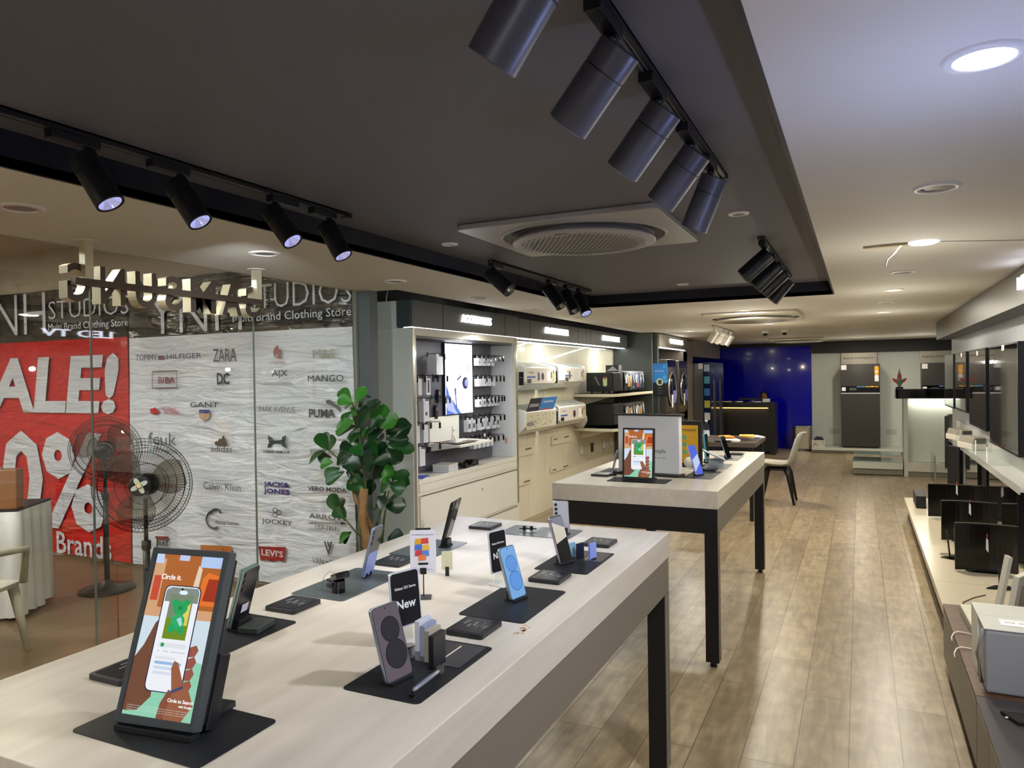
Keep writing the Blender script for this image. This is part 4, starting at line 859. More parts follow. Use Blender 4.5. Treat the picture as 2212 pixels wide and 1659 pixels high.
mb = MB(); text_mb(mb, 'Freestyle', (.055, -.0208, .155), XR, ZR, w=.125, m=mat('poster_ink', '#33343a', .6), ext=.0004); text_mb(mb, 'wherever you play', (.055, -.0208, .115), XR, ZR, w=.125, m=mat('poster_ink2', '#6b6c72', .6), ext=.0004); mb.build('printed_text', t)
t = thing('poster_stand', 'yellow poster in a black frame standing behind the white poster box', 'poster', (-1.11, 5.09, ZT), math.radians(-6))
MB().use(BLK).box(-.13, .13, 0, .02, .012, .315).build('frame', t, .002); MB().use(mat('poster_yellow', '#c99a16', .5)).box(-.115, .105, -.0015, -.0003, .022, .285).build('poster', t); MB().use(BLK).box(-.13, .13, -.06, .06, .0005, .012).build('foot', t)
mb = MB(); text_mb(mb, 'Freestyle', (.03, -.002, .25), XR, ZR, w=.12, m=mat('poster_ink'), ext=.0004)
for k, (zz, w_) in enumerate(((.20, '30" ~ 100"'), (.15, '360 sound'), (.10, 'Auto focus'))):
    mb.use(mat('teal_icon', '#5a9a70', .5)).prism(rrect(.03, .03, .006, 3, .01, zz), -.0025, -.0016, 'y'); text_mb(mb, w_, (.07, -.002, zz), XR, ZR, w=.04, m=mat('poster_ink2'), ext=.0003)
mb.build('printed_text', t)
display_mat('black mat nearest the front right of the far table', -.985, -.812, 4.49, 4.85)
display_mat('black mat under the clear acrylic stand on the far table', -.99, -.81, 5.02, 5.29)
display_mat('black mat farthest back on the far table', -1.0, -.812, 5.53, 5.84)
display_mat('dark mat at the left edge of the far table', -1.56, -1.46, 4.50, 4.82)
info_plate('black info plate at the front left of the far table', -1.49, 4.46, sc=1.1); info_plate('black info plate under the acrylic stand of the far table', -.905, 4.92); info_plate('black info plate behind the silver phone of the far table', -.88, 5.95)
def art_blue(mb, w, h): mb.use(emat((90, 110, 226), .9)).prism([(p[0], p[1]+h/2) for p in rrect(w-.005, h-.005, .006)], -.0009, -.0006, 'y'); mb.use(emat((200, 214, 246), .9)).prism([(-w/2+.004, h*.1), (w/2-.004, h*.4), (w/2-.004, h*.7), (-w/2+.004, h*.5)], -.0012, -.0009, 'y')
phone('phone with a blue glowing screen edge standing on the far table', -.91, 4.64, math.radians(60), art=art_blue, side=mat('phone_lilac_bright', '#a8b0f0', .3), w=.07, h=.19, tilt=.36)
phone('silver phone leaning at the back of the far table', -.885, 5.62, math.radians(66), side=S_S, w=.06, h=.17, tilt=.34)
phone('tiny silver phone leaning behind the left edge of the white poster box', -1.43, 4.47, math.radians(-80), side=S_S, w=.07, h=.155, tilt=.2)
t = thing('acrylic_stand', 'clear acrylic block stand with a tilted tablet on the far table', 'stand', (-.875, 5.03, ZT+.003), math.radians(15))
MB().use(M_PANE).box(-.045, .045, -.03, .04, .014, .055).build('clear_block', t, .002); MB().use(mat('acrylic_rim')).box(-.047, .047, -.032, .042, 0, .005).box(-.047, .047, .036, .042, .005, .06).build('base', t)
mb = MB().use(S_S); mb.xf(Matrix.Translation((-.02, 0, .085)) @ Matrix.Rotation(.42, 4, 'Y')); mb.box(-.08, .08, -.06, .06, 0, .008); mb.build('tablet', t, .002)
t = thing('round_speaker', 'small round white smart device before the yellow poster', 'speaker', (-1.02, 4.86, ZT)); MB().use(WHT).lathe([(.0001, 0), (.035, .001), (.035, .012), (.0001, .013)], (0, 0, .055), 24, (0, -1, .15)).build('disc', t); MB().use(WHT).tube([(0, 0, .003), (0, .012, .03), (0, .004, .055)], .004).lathe([(.03, 0), (.03, .004), (.0001, .005)], n=20).build('stand', t)
phone('phone in a cyan case standing on edge behind the yellow poster', -.985, 5.33, math.radians(84), side=mat('cyan_case', '#5fb0c8', .4), back=mat('cyan_case'), w=.075, h=.2, th=.012, tilt=.08)

# ================================================================== LEFT: ACCESSORIES CABINET
M_CAB = mat('cabinet_gloss', '#e0ddd2', .14, coat=.3); M_FIN = mat('cabinet_mirror_end', '#d3dcd5', .3, coat=.25, bump=.04, bscale=6); M_PEG = mat('peg_panel', '#4c4c58', .5); M_HDR = mat('header_grey', '#4e5253', .42)
M_HDRL = mat('header_line', '#17191b', .5); M_GROOVE = mat('metal_groove', '#8e8b84', .3, .6)
y0, y1, zc = 4.9, 6.86, .785
cab = site('accessories_cabinet', 'glossy white wall cabinet with a dark pegboard niche below a lit header sign', 'cabinet', (-3.4, 5.88, 0))
m = MB().use(M_CAB); m.box(-3.62, XC, y0, 4.955, .08, 2.005); m.box(-3.62, XC, 6.80, y1, .08, 2.005); m.box(-3.62, XC, 4.955, 6.80, 1.945, 2.005); m.box(-3.62, XC, 4.955, 6.80, .08, zc-.04)
m.use(BLK).box(-3.6, XC-.04, y0+.02, y1, 0, .08); m.build('carcass', cab, .002)
B('mirror_end_panel', (-3.62, XC-.001, y0-.008, y0-.0005, .08, 2.005), M_FIN, cab)
B('counter_top', (-3.62, XC+.006, 4.957, 6.799, zc-.04, zc), M_CAB, cab, .002)
B('peg_back', (-3.46, -3.42, 4.956, 6.68, zc+.001, 1.944), M_PEG, cab); B('niche_side', (-3.46, -3.215, 6.77, 6.799, zc+.001, 1.944), mat('niche_white', '#d8dbe2', .3), cab)
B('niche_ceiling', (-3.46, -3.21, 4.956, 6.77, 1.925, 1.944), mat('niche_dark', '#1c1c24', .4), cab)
for a, b in ((.30, .66), (.09, .285)):
    d = B('drawer_front', (XC+.0005, XC+.016, 4.965, 6.79, a, b), M_CAB, cab, .002); B('pull_groove', (XC+.0165, XC+.0185, 4.97, 6.785, b-.012, b-.001), M_GROOVE, d)
B('valance', (XC+.0005, XC+.010, 4.965, 6.79, .68, .742), M_CAB, cab)
MB().use(SILV).cyl((XC+.016, 6.02, .56), (XC+.020, 6.02, .56), .008, n=14).build('lock', cab)
for a in ((XC+.001, XC+.004, y0, y0+.035), (XC+.001, XC+.004, y1-.035, y1)): B('metal_edge', (*a, .3, 2.0), mat('edge_metal', '#a9a69c', .25, .7), cab)
def header(name, label, ya, yb, x=XC, za=2.012, zb=2.2, front=None, joints=(), body=None, sign=None, sz=.07, depth=.4, led=True, sc=None):
    t = site(name, label, 'sign', (x-depth/2, (ya+yb)/2, za))
    B('panel', (max(x-depth, -3.415), x+.02, ya, yb, za, zb), front or M_HDR, t, .001)
    for j in joints: B('panel_joint', (x+.0201, x+.021, j-.006, j+.006, za, zb), M_HDRL, t)
    if sign:
        mb = MB(); text_mb(mb, sign[0], (x+.021, sign[1], (za+zb)/2+.012), YR, ZR, w=sign[2], h=sz, m=mat('letter_glow', '#ffffff', emit=5, ecol='#fffdf4'), ext=.014, bold=.012); mb.build('lit_letters', t)
    if led: B('led_strip', (x-.09, x-.02, ya+.02, yb-.02, za-.006, za-.0003), LEDW, t)
    return t
header('header_sign', 'dark grey header panel with glowing ACCESSORIES lettering', 4.9, 6.88, joints=(5.35, 6.55), sign=('ACCESSORIES', 5.945, .57), zb=2.222)
header('header_sign', 'dark grey header panel with glowing AIR CONDITIONER lettering', 6.885, 8.95, joints=(7.17, 8.65), sign=('AIR CONDITIONER', 7.92, .72), zb=2.208)
header('header_sign', 'dark grey header panel with glowing MICROWAVE lettering at the end of the left wall', 8.955, 10.80, joints=(9.12,), sign=('MICROWAVE', 9.98, .76), zb=2.208)
for y, l in ((5.9, 1.7), (7.9, 1.9), (9.9, 1.6)):
    o = lamp('AREA', 'header_strip_light', (XC-.055, y, 2.0), 24 if y < 6 else 17, (.98, 1, .93), .05, (-.25, 0, -1)); o.data.shape = 'RECTANGLE'; o.data.size = .05; o.data.size_y = l
t = site('header_end_block', 'pale block and dark panel capping the near end of the header above the cabinet', 'panel', (-3.35, 4.89, 2.012))
B('pale_panel', (-3.62, -3.335, 4.88, 4.899, 2.006, 2.222), mat('pale_mirror', '#c6d0ca', .5), t); B('dark_panel', (-3.334, XC+.02, 4.884, 4.899, 2.012, 2.222), mat('dark_mirror', '#3f4b4b', .4), t); B('edge_strip', (XC-.012, XC+.02, 4.876, 4.8835, 2.012, 2.222), mat('edge_strip', '#4a5656', .2), t)
MB().use(WHT).tube([(-3.42, 4.87, 2.222), (-3.41, 4.86, 2.26), (-3.38, 4.86, 2.34), (-3.37, 4.87, 2.4)], .004).build('cable', t)
# lit poster in the niche
t = site('light_box', 'glowing vertical light box poster in the middle of the dark niche', 'light box', (-3.40, 5.97, 1.27))
B('housing', (-3.419, -3.39, 5.72, 6.23, 1.262, 1.918), BLK, t); B('lit_face', (-3.389, -3.384, 5.725, 6.225, 1.267, 1.913), mat('lightbox_white', '#ffffff', emit=2.8, ecol='#f0f0ff'), t)
mb = MB(); y_ = lambda u: 5.725+.5*u; z_ = lambda v: 1.267+.646*v
def lp(pts, c, s=1.1, k=0): mb.use(emat(c, s)).prism([(y_(u), z_(v)) for u, v in pts], -3.384, -3.3835+.0004*k, 'x')
lp([(0, 0), (.55, 0), (.30, .16), (.12, .26), (.02, .42), (0, .42)], (96, 130, 232), 1.0); lp([(.0, .12), (.06, .06), (.34, .0), (.42, 0), (.1, .2), (0, .24)], (190, 205, 255), 1, 1); lp([(.05, .38), (.14, .28), (.36, 0), (.31, 0), (.1, .27)], (205, 215, 255), 1, 2); lp([(.30, .36), (.36, .38), (.37, .22), (.40, .08), (.36, .1), (.33, .25)], (90, 84, 140), 1.0, 3)
mb.build('poster_art', t); mb = MB(); lp([(.78, .70), (.86, .66), (.78, .62)], (150, 190, 230), 1.2, 1); mb.build('arrow_print', t); mb = MB(); lp([(.40, .50), (.56, .56), (.57, .53), (.42, .47)], (80, 76, 140), 1, 1)
mb.build('strap_print', t); mb = MB(); mb.use(emat((50, 48, 90), 1)).lathe([(.058, 0), (.058, .002)], (-3.384, y_(.72), z_(.44)), 24, XR).use(emat((160, 175, 235), 1)).lathe([(.036, .0021), (.0001, .003)], (-3.384, y_(.76), z_(.44)), 20, XR, caps=False)
mb.build('watch_print', t)
# hanging products
def hang_proto():
    t = thing('accessory_box', 'x', 'boxed accessory', (0, 0, 0))
    return t
M_BX = mat('box_card', '#cfd2da', .5); M_BXD = mat('box_print_dark', '#3a3840', .5)
def accessory(label, y, z, w, h, d, xo, kind, grp):
    t = thing('accessory_box', label, 'boxed accessory', (-3.42+xo, y, z), 0, grp)
    MB().use(M_BX).box(-d/2, d/2, -w/2, w/2, -h, -.012).use(M_BX).box(-.001, .001, -w*.2, w*.2, -.012, .012).build('box', t)
    if kind == 0: MB().use(M_BXD).prism(rrect(w*.55, h*.72, w*.1, 3, 0, -h*.52), d/2+.0002, d/2+.0008, 'x').build('printed_picture', t)
    elif kind == 1: MB().use(M_BXD).lathe([(w*.2, 0), (w*.2, .0006), (w*.12, .0007), (w*.12, .0001)], (d/2+.0002, 0, -h*.62), 16, XR).build('printed_picture', t)
    elif kind == 2: MB().use(M_BXD).prism(rrect(w*.28, h*.38, w*.05, 3, w*.05, -h*.55), d/2+.0002, d/2+.0008, 'x').prism(rrect(w*.28, h*.38, w*.05, 3, -w*.3, -h*.55), d/2+.0002, d/2+.0008, 'x').build('printed_picture', t)
    return t
def hook(label, y, z, L=.17, grp='black peg hooks in the dark niche'):
    t = thing('peg_hook', label, 'hook', (-3.42, y, z), 0, grp)
    MB().use(BLK).tube([(.001, 0, .014), (L-.01, 0, .014), (L, 0, .024)], .003, 6).build('rod', t); MB().use(BLK).box(.001, .006, -.012, .012, -.01, .03).build('backplate', t); MB().use(BLKG).box(L-.004, L+.004, -.012, .012, -.042, .010).build('price_tag_holder', t)
HK = 'black peg hook with a tag holder in the niche'
rowsR = [(1.80, [6.26, 6.36, 6.46, 6.56, 6.64], .085, .042, 'top row'), (1.60, [6.27, 6.38, 6.48, 6.57, 6.65], .085, .05, 'second row'), (1.40, [6.27, 6.36, 6.45, 6.53, 6.60, 6.655], .085, .045, 'third row'), (1.21, [6.05, 6.14, 6.31, 6.43, 6.56, 6.65], .10, .06, 'fourth row'), (1.01, [6.15, 6.24, 6.33, 6.42, 6.51, 6.62], .09, .045, 'lowest row')]
posn = ['leftmost', 'second from the left', 'third from the left', 'fourth from the left', 'fifth from the left', 'rightmost']
for ri, (z, yy, h, w, nm) in enumerate(rowsR):
    for i, y in enumerate(yy):
        hook('black peg hook right of the light box, %s, %s' % (nm, posn[i]), y, z)
        if ri < 2 and i == len(yy)-1: continue
        if ri == 4 and i == 5: continue
        accessory('white accessory box right of the light box, %s, %s' % (nm, posn[i]), y-.012, z, w, h+(.02 if ri == 3 else 0), .05, .08, (1, 9, 2, 2, 9)[ri] if ri != 1 or i != 1 else 1, 'accessory boxes right of the light box')
rowsL = [(1.80, [(5.02, .075, .17, 0), (5.48, .11, .17, 9)], 'top row'), (1.61, [(5.04, .06, .15, 0), (5.16, .055, .15, 9), (5.29, .06, .15, 0)], 'second row'), (1.42, [(5.03, .04, .09, 9), (5.25, .085, .19, 1)], 'third row'), (1.22, [(5.12, .05, .155, 9), (5.24, .07, .16, 9)], 'fourth row'), (1.02, [(5.18, .085, .15, 9)], 'lowest row')]
for ri, (z, yy, nm) in enumerate(rowsL):
    for i, (y, w, h, k) in enumerate(yy):
        hook('black peg hook left of the light box, %s, %s' % (nm, posn[i]), y, z); accessory('white accessory box left of the light box, %s, %s' % (nm, posn[i]), y, z, w, h, .045, .10, k, 'accessory boxes left of the light box')
for i, (y, z) in enumerate(((5.56, 1.61), (5.60, 1.42), (5.53, 1.42), (5.42, 1.21), (5.42, 1.03), (5.40, 1.61))): hook('bare black hook, %s, just left of the light box and white shelf' % ('second row', 'third row right', 'third row left', 'fourth row', 'lowest row', 'second row far')[i], y, z, .15)
for i, (y, z) in enumerate(((5.62, 1.72), (5.62, 1.50), (5.57, 1.36))):
    t = thing('watch_strap', 'dark watch strap pack hanging left of the light box, %s' % ('upper', 'middle', 'lower')[i], 'watch strap', (-3.40, y, z), 0, 'dark strap packs'); MB().use(mat('strap_dark', '#15151f', .3)).box(-.01, .01, -.02, .02, -.12, 0).build('pack', t); MB().use(mat('strap_buckle', '#888898', .3)).box(.0105, .012, -.008, .008, -.05, -.02).build('buckle', t)
t = thing('key_tag', 'orange tag hanging at the right end of the lowest hooks', 'tag', (-3.26, 6.70, .985)); MB().use(mat('orange_tag', '#b06a2a', .5)).box(-.003, .003, -.012, .012, -.06, 0).build('tag', t)
# white shelf with charging pads
t = site('charging_shelf', 'white wall shelf under the light box with charging pads on it', 'shelf', (-3.3, 5.75, 1.02))
B('back_plate', (-3.419, -3.40, 5.46, 5.98, 1.0, 1.255), WHT, t); MB().use(WHT).prism([(-3.40, 1.0), (-3.10, 1.0), (-3.10, 1.018), (-3.40, 1.03)], 5.47, 6.08, 'y').prism([(-3.40, .96), (-3.14, .999), (-3.40, .999)], 5.48, 6.07, 'y').build('shelf_board', t)
B('wood_mat', (-3.38, -3.13, 5.50, 5.86, 1.0295, 1.0330), mat('wood_mat_brown', '#5e4a44', .5), t)
for i, (y, x) in enumerate(((5.60, -3.22), (5.75, -3.26))):
    t = thing('charging_pad', ['white charging pad with an upright arm on the small shelf', 'flat white charging pad on the small shelf'][i], 'charger', (x, y, 1.034)); MB().use(WHT).prism(rrect(.08, .14, .02), 0, .012).build('pad', t)
    if i == 0: MB().use(WHT).tube([(-.02, .03, .01), (-.03, .0, .08), (-.02, .0, .12)], .007).tube([(-.02, -.03, .01), (-.03, 0, .08)], .006).lathe([(.0001, 0), (.022, 0), (.022, .006), (.0001, .006)], (-.02, 0, .12), 16, (1, 0, .4)).build('arm', t)
t = thing('price_tag', 'small black price tag standing beside the charging shelf', 'tag', (-3.16, 6.03, 1.03)); MB().use(BLK).box(-.003, .003, -.03, .03, 0, .09).use(PURE).box(.0032, .004, -.012, .015, .02, .05).build('tag', t)
t = thing('white_box', 'small white cardboard box on the cabinet counter', 'box', (-3.28, 5.52, zc+.001), .1); MB().use(M_BX).box(-.075, .075, -.1, .1, 0, .055).build('carton', t); MB().use(WHT).box(-.077, .077, -.102, .102, .055, .066).build('lid', t)
t = thing('cable_heap', 'tangled heap of black cables and a camera on the cabinet counter', 'cables', (-3.27, 5.86, zc)); mb = MB().use(BLK)
for k in range(6): mb.tube([(.06*math.cos(a*.7+k)*(1+.1*k % .3), .14*math.sin(a*.7+k*.6), .008+.02*(math.sin(a*1.3+k)+1)) for a in range(16)], .006, 6)
mb.build('cable_loops', t); MB().use(BLK).box(-.035, .035, .10, .19, .002, .05).build('adapter', t); MB().use(WHT).tube([(.07, -.1, .004), (.09, 0, .004), (.07, .08, .004)], .002, 5).build('white_lead', t)
t = thing('blue_booklet', 'blue booklet at the left end of the cabinet counter', 'booklet', (-3.27, 5.06, zc+.001), .25); MB().use(mat('booklet_blue', '#2b4ea8', .4)).box(-.07, .07, -.07, .09, .004, .012).use(PURE).box(-.07, .07, -.07, .09, 0, .004).build('pages', t)

# ================================================================== LEFT: AIR CONDITIONERS
M_PNL = mat('glossy_cream_panel', '#d9d3bd', .07, coat=.5); M_LINE = mat('panel_gap', '#8d866f', .5)
t = site('panelled_wall', 'glossy cream wall panelling behind the wall air conditioners', 'wall panel', (-3.41, 8.8, 0))
ys_ = [6.87, 7.55, 8.05, 8.65, 9.2, 9.55, 9.9, 10.2, 10.5, 10.79]
for i, (a, b) in enumerate(zip(ys_[:-1], ys_[1:])): B('panel', (-3.419, -3.405, a+.002, b-.002, .0, 2.0), M_PNL, t)
for y in ys_[1:-1]: B('panel_gap', (-3.4195, -3.4085, y-.0018, y+.0018, 0, 2.0), M_LINE, t)
for i, (y, z) in enumerate(((7.35, .78), (8.55, .82), (7.3, .42), (8.5, .45))):
    q = thing('wall_bracket', ['cream mounting plate with slots below the near lower unit', 'cream mounting plate with slots below the far lower unit', 'lowest cream mounting bar at the near side', 'lowest cream mounting bar at the far side'][i], 'bracket', (-3.40, y, z), 0, 'mounting plates on the cream wall')
    MB().use(M_PNL).box(-.004, .02, -.32, .32, -.06 if i < 2 else -.02, .05).build('plate', q, .002); MB().use(mat('slot_brown', '#6e6553', .5)).box(.0201, .021, .08, .25, .0, .018).box(.0201, .021, -.27, -.16, .0, .018).build('slots', q)
M_AC = mat('ac_white', '#eceee8', .25); M_ACT = mat('ac_grille_green', '#a4ab97', .5)
def split_ac(label, y, z, L, kind):
    t = thing('wall_air_conditioner', label, 'air conditioner', (-3.404, y, z), 0, 'white wall air conditioners with stickers'); D = .26; H = .265
    pf = [(0, .01), (.08, .0), (.16, .01), (D-.04, .055), (D, .095), (D, H-.02), (D-.025, H), (.05, H+.045), (0, H+.045)]
    MB().use(M_AC).prism(pf, -L/2, L/2, 'y').build('casing', t, .006, 3)
    mb = MB().use(M_ACT)
    for r in range(5):
        for k in range(16):
            a = -L/2+.04+k*(L-.08)/16; x0 = .06+.042*r; zz = H+.045-(x0-.05)*(.045/(D-.075))
            mb.add([(x0, a, zz+.0012), (x0+.026, a, zz-.006+.0022), (x0+.026, a+(L-.08)/16-.012, zz-.006+.0022), (x0, a+(L-.08)/16-.012, zz+.0012)], [(0, 1, 2, 3)])
    mb.build('top_grille', t, weld=False)
    mb = MB(); X = D+.0008
    if kind == 'plastic':
        mb.use(mat('printed_wrap', '#c9c3aa', .35)).box(X-.0005, X+.0006, -L/2+.02, L/2-.02, .06, H-.03)
        for k in range(46): a = random.uniform(-L/2+.05, L/2-.1); b = random.uniform(.08, H-.06); w = random.uniform(.015, .05); mb.use(mat('wrap_ink', '#6e6a5c', .6)).box(X+.0007, X+.0012, a, a+w, b, b+.005).box(X+.0007, X+.0012, a, a+.004, b, b+.022)
        mb.use(BLK).box(X+.0013, X+.002, -L/2+.04, -L/2+.2, .10, .13); text_mb(mb, 'SAMSUNG', (X+.0021, -L/2+.12, .115), YR, ZR, w=.13, m=PURE, ext=.0003); mb.build('wrapping', t)
    else:
        o_ = (0, .04)[kind == 'b']
        mb.use(mat('sticker_sheet', '#d3cdbf', .4)).box(X-.0004, X+.0004, -L/2+.03+o_*4, L/2-.03, .075, H-.03)
        mb.use(mat('sticker_blue', '#3a5aa8', .4)).box(X+.0005, X+.001, -L/2+.05+o_*4, -L/2+.27+o_*4, .135, .155); mb.use(BLK).box(X+.0005, X+.001, -L/2+.05+o_*4, -L/2+.16+o_*4, .08, .125)
        if kind != 'c': mb.use(mat('sticker_navy', '#22304a', .4)).prism(rrect(.05, .095, .022, 5, -L/2+.36, .15), X+.0005, X+.0014, 'x')
        if kind == 'a': mb.use(mat('sticker_navy')).lathe([(.04, 0), (.04, .001)], (X+.0005, -L/2+.47, .15), 24, XR)
        if kind == 'c': mb.use(mat('sticker_brown', '#4a3328', .4)).lathe([(.045, 0), (.045, .001)], (X+.0005, -L/2+.5, .15), 24, XR)
        mb.use(PURE).box(X+.0005, X+.001, L/2-.27, L/2-.17, .1, .21); mb.use(BLK).box(X+.0005, X+.001, L/2-.15, L/2-.125, .13, .2); mb.use(mat('energy_yellow', '#c9b45a', .5)).box(X+.0005, X+.001, L/2-.1, L/2-.05, .09, .19).use(mat('energy_red', '#b45a44', .5)).lathe([(.022, 0), (.022, .001)], (X+.0005, L/2-.075, .2), 16, XR)
        text_mb(mb, 'WindFree', (X+.0012, -L/2+.16+o_*4, .195), YR, ZR, w=.12, m=INK, ext=.0002); mb.build('stickers', t)
    if kind != 'plastic':
        mb = MB().use(BLK).box(.19, .245, -L/2-.0012, -L/2-.0004, .06, .20); text_mb(mb, 'WindFree', (.2175, -L/2-.0014, .14), XR, ZR, w=.04, m=PURE, ext=.0003); mb.build('side_label', t)
    else:
        mb = MB(); mb.xf(Matrix.Translation((.27, -.03, H+.03)) @ Matrix.Rotation(.35, 4, 'Y'));  mb.use(mat('card_navy', '#15203a', .35)).box(0, .004, -.36, -.06, -.05, .10).use(mat('card_blue', '#2f80c8', .35)).box(0, .004, -.06, .38, -.05, .10).use(mat('card_red', '#b85a6a', .4)).box(.0042, .005, -.0, .3, -.05, -.03)
        text_mb(mb, 'SAMSUNG', (.005, -.22, .02), YR, ZR, w=.24, m=PURE, ext=.0005); text_mb(mb, 'Congratulations', (.005, .14, .05), YR, ZR, w=.3, m=PURE, ext=.0005); mb.build('promo_card', t)
    return t
split_ac('upper near wall air conditioner with printed stickers on its front', 7.36, 1.452, .86, 'a')
split_ac('upper far wall air conditioner with printed stickers on its front', 8.33, 1.462, .92, 'b')
split_ac('lower near wall air conditioner in printed wrapping with a blue card on top', 7.36, .985, .86, 'plastic')
split_ac('lower far wall air conditioner with a round brown sticker', 8.33, .995, .92, 'c')

# ================================================================== LEFT: MICROWAVE SHELVES AND DARK PANEL
M_SHELF = mat('shelf_cream', '#d5cfb6', .3)
for z, lb in ((1.372, 'upper cream shelf carrying microwave ovens'), (.925, 'lower cream shelf carrying dark ovens')):
    t = site('wall_shelf', lb, 'shelf', (-3.1, 10, z), 'cream oven shelves'); MB().use(M_SHELF).prism([(-3.403, 9.05), (-2.86, 8.98), (-2.80, 9.08), (-2.80, 10.79), (-3.403, 10.79)], z-.045, z-.008).build('board', t, .002); MB().use(BLKG).prism([(-3.40, 9.06), (-2.87, 9.0), (-2.81, 9.09), (-2.81, 10.78), (-3.40, 10.78)], z-.0075, z).build('glass_top', t)
    MB().use(M_SHELF).prism([(-3.403, z-.16), (-3.36, z-.16), (-2.95, z-.046), (-3.403, z-.046)], 9.3, 9.33, 'y').build('bracket', t)
M_OV = mat('oven_black', '#1a1c1c', .35); M_WRAP = mat('clear_wrap', '#b8bcc0', .12, .5)
def oven(label, y, z, w=.48, h=.27, d=.36, wrap=0, sticker=0, blue=0):
    t = thing('microwave_oven', label, 'microwave oven', (-3.10, y, z+.001), 0, 'microwave ovens on the cream shelves')
    MB().use(M_OV).box(-d/2, d/2, -w/2, w/2, .02, h).build('cabinet', t, .006); MB().use(BLK).cyl((-.12, -w/2+.05, 0), (-.12, -w/2+.05, .021), .014, n=8).cyl((.12, -w/2+.05, 0), (.12, -w/2+.05, .021), .014, n=8).cyl((.12, w/2-.05, 0), (.12, w/2-.05, .021), .014, n=8).build('feet', t)
    MB().use(BLKG).box(d/2+.0005, d/2+.012, -w/2+.005, w/2-.12, .03, h-.01).build('door', t); MB().use(mat('oven_panel', '#2a2c2e', .2)).box(d/2+.0005, d/2+.010, w/2-.115, w/2-.005, .03, h-.01).build('control_panel', t)
    if sticker:
        mb = MB().use(mat('energy_pale', '#cdd8a0', .5)).prism(rrect(.055, .12, .02, 4, .08, h*.55), -w/2-.0013, -w/2-.0003, 'y'); mb.use(mat('energy_red')).lathe([(.018, 0), (.018, .0008)], (.08, -w/2-.0014, h*.72), 16, NY); mb.build('energy_label', t)
        mb = MB().use(GREY); mb.xf(Matrix.Translation((-.03, -w/2-.002, h*.60)) @ Matrix.Rotation(-.5, 4, 'Y')); mb.box(-.012, .012, -.001, .001, -.07, .06); mb.build('tape', t)
        for k in range(3): MB().use(mat('vent_dark', '#0c0d0d', .6)).box(-.13+.045*k, -.10+.045*k, -w/2-.0012, -w/2-.0004, .07, .10).build('side_vent', t)
    if wrap:
        mb = MB().use(M_WRAP)
        for k in range(9): a = -w/2+w*k/8; mb.tube([(d/2+.014, a*.96, .02), (d/2+.03+.01*math.sin(k*2.), a*.9+.015*math.sin(k*1.7), h*.5), (d/2+.013, a*.96, h+.01), (d/2-.08, a*.95, h+.015)], .004+.002*(k % 2), 5)
        mb.build('plastic_wrap', t)
        mb = MB()
        if blue: mb.use(mat('sticker_blue2', '#25408a', .35)).box(d/2+.0125, d/2+.0135, -w/2+.1, w/2-.14, .05, h-.03).use(mat('sticker_coral', '#c8564a', .4)).lathe([(.05, 0), (.05, .001)], (d/2+.0137, -.03, .1), 20, XR)
        else: mb.use(mat('sticker_orange', '#c9882a', .4)).box(d/2+.0125, d/2+.0135, -.05, .12, .07, .22)
        mb.use(PURE).box(d/2+.0138, d/2+.0145, -.17, -.07, .12, .24); mb.build('stickers', t)
    return t
oven('upper shelf oven at the near end with an energy label on its side', 9.42, 1.372, w=.44, sticker=1)
oven('upper shelf oven wrapped in film with an orange sticker', 9.92, 1.372, wrap=1); oven('upper shelf oven wrapped in film with a blue and coral sticker', 10.42, 1.372, wrap=1, blue=1)
oven('plain black oven at the near end of the lower shelf', 9.42, .925, w=.46, h=.30); oven('lower shelf oven in crumpled film, middle', 9.93, .925, wrap=1); oven('lower shelf oven in crumpled film, farthest', 10.43, .925, wrap=1)
t = thing('cooking_kit', 'dark grey wrapped pack lying on top of the energy-labelled oven', 'box', (-3.02, 9.62, 1.643)); MB().use(mat('pack_grey', '#3a3838', .25)).box(-.1, .08, -.08, .08, 0, .10).use(M_WRAP).prism([(-.09, .02), (.08, .02), (.0, .085)], -.0815, -.0805, 'y').build('pack', t)
t = thing('plastic_bag', 'clear plastic wrapping bulging between the far wall unit and the ovens', 'plastic bag', (-3.28, 8.93, .926)); mb = MB().use(mat('bag_plastic', '#a9a698', .3)).ball((0, 0, .12), .12, 14, (.8, .55, 1.05)); mb.v = [(v[0]+.012*math.sin(v[2]*90), v[1]+.012*math.sin(v[0]*80+v[2]*60), v[2]) for v in mb.v]; mb.build('bag', t)
for i, (y, k) in enumerate(((9.3, 1), (9.75, 0), (10.25, 1), (10.6, 1))):
    t = thing('wall_socket', ['white socket below the shelves, nearest', 'open black socket hole below the shelves', 'white socket below the shelves, third', 'white socket below the shelves, farthest'][i], 'socket', (-3.404, y, .60), 0, 'sockets below the oven shelves'); MB().use(WHT if k else M_HDRL).box(0, .006, -.05, .05, -.06, .06).build('plate', t); MB().use(BLK).box(.0061, .008, -.05, .05, -.066, -.06).box(.0061, .008, -.054, -.05, -.066, .06).build('edge', t)
struct(B('wall_partition', (-3.40, -2.81, 10.80, 10.86, 0, 2.235), mat('partition_grey', '#464c4a', .35)))

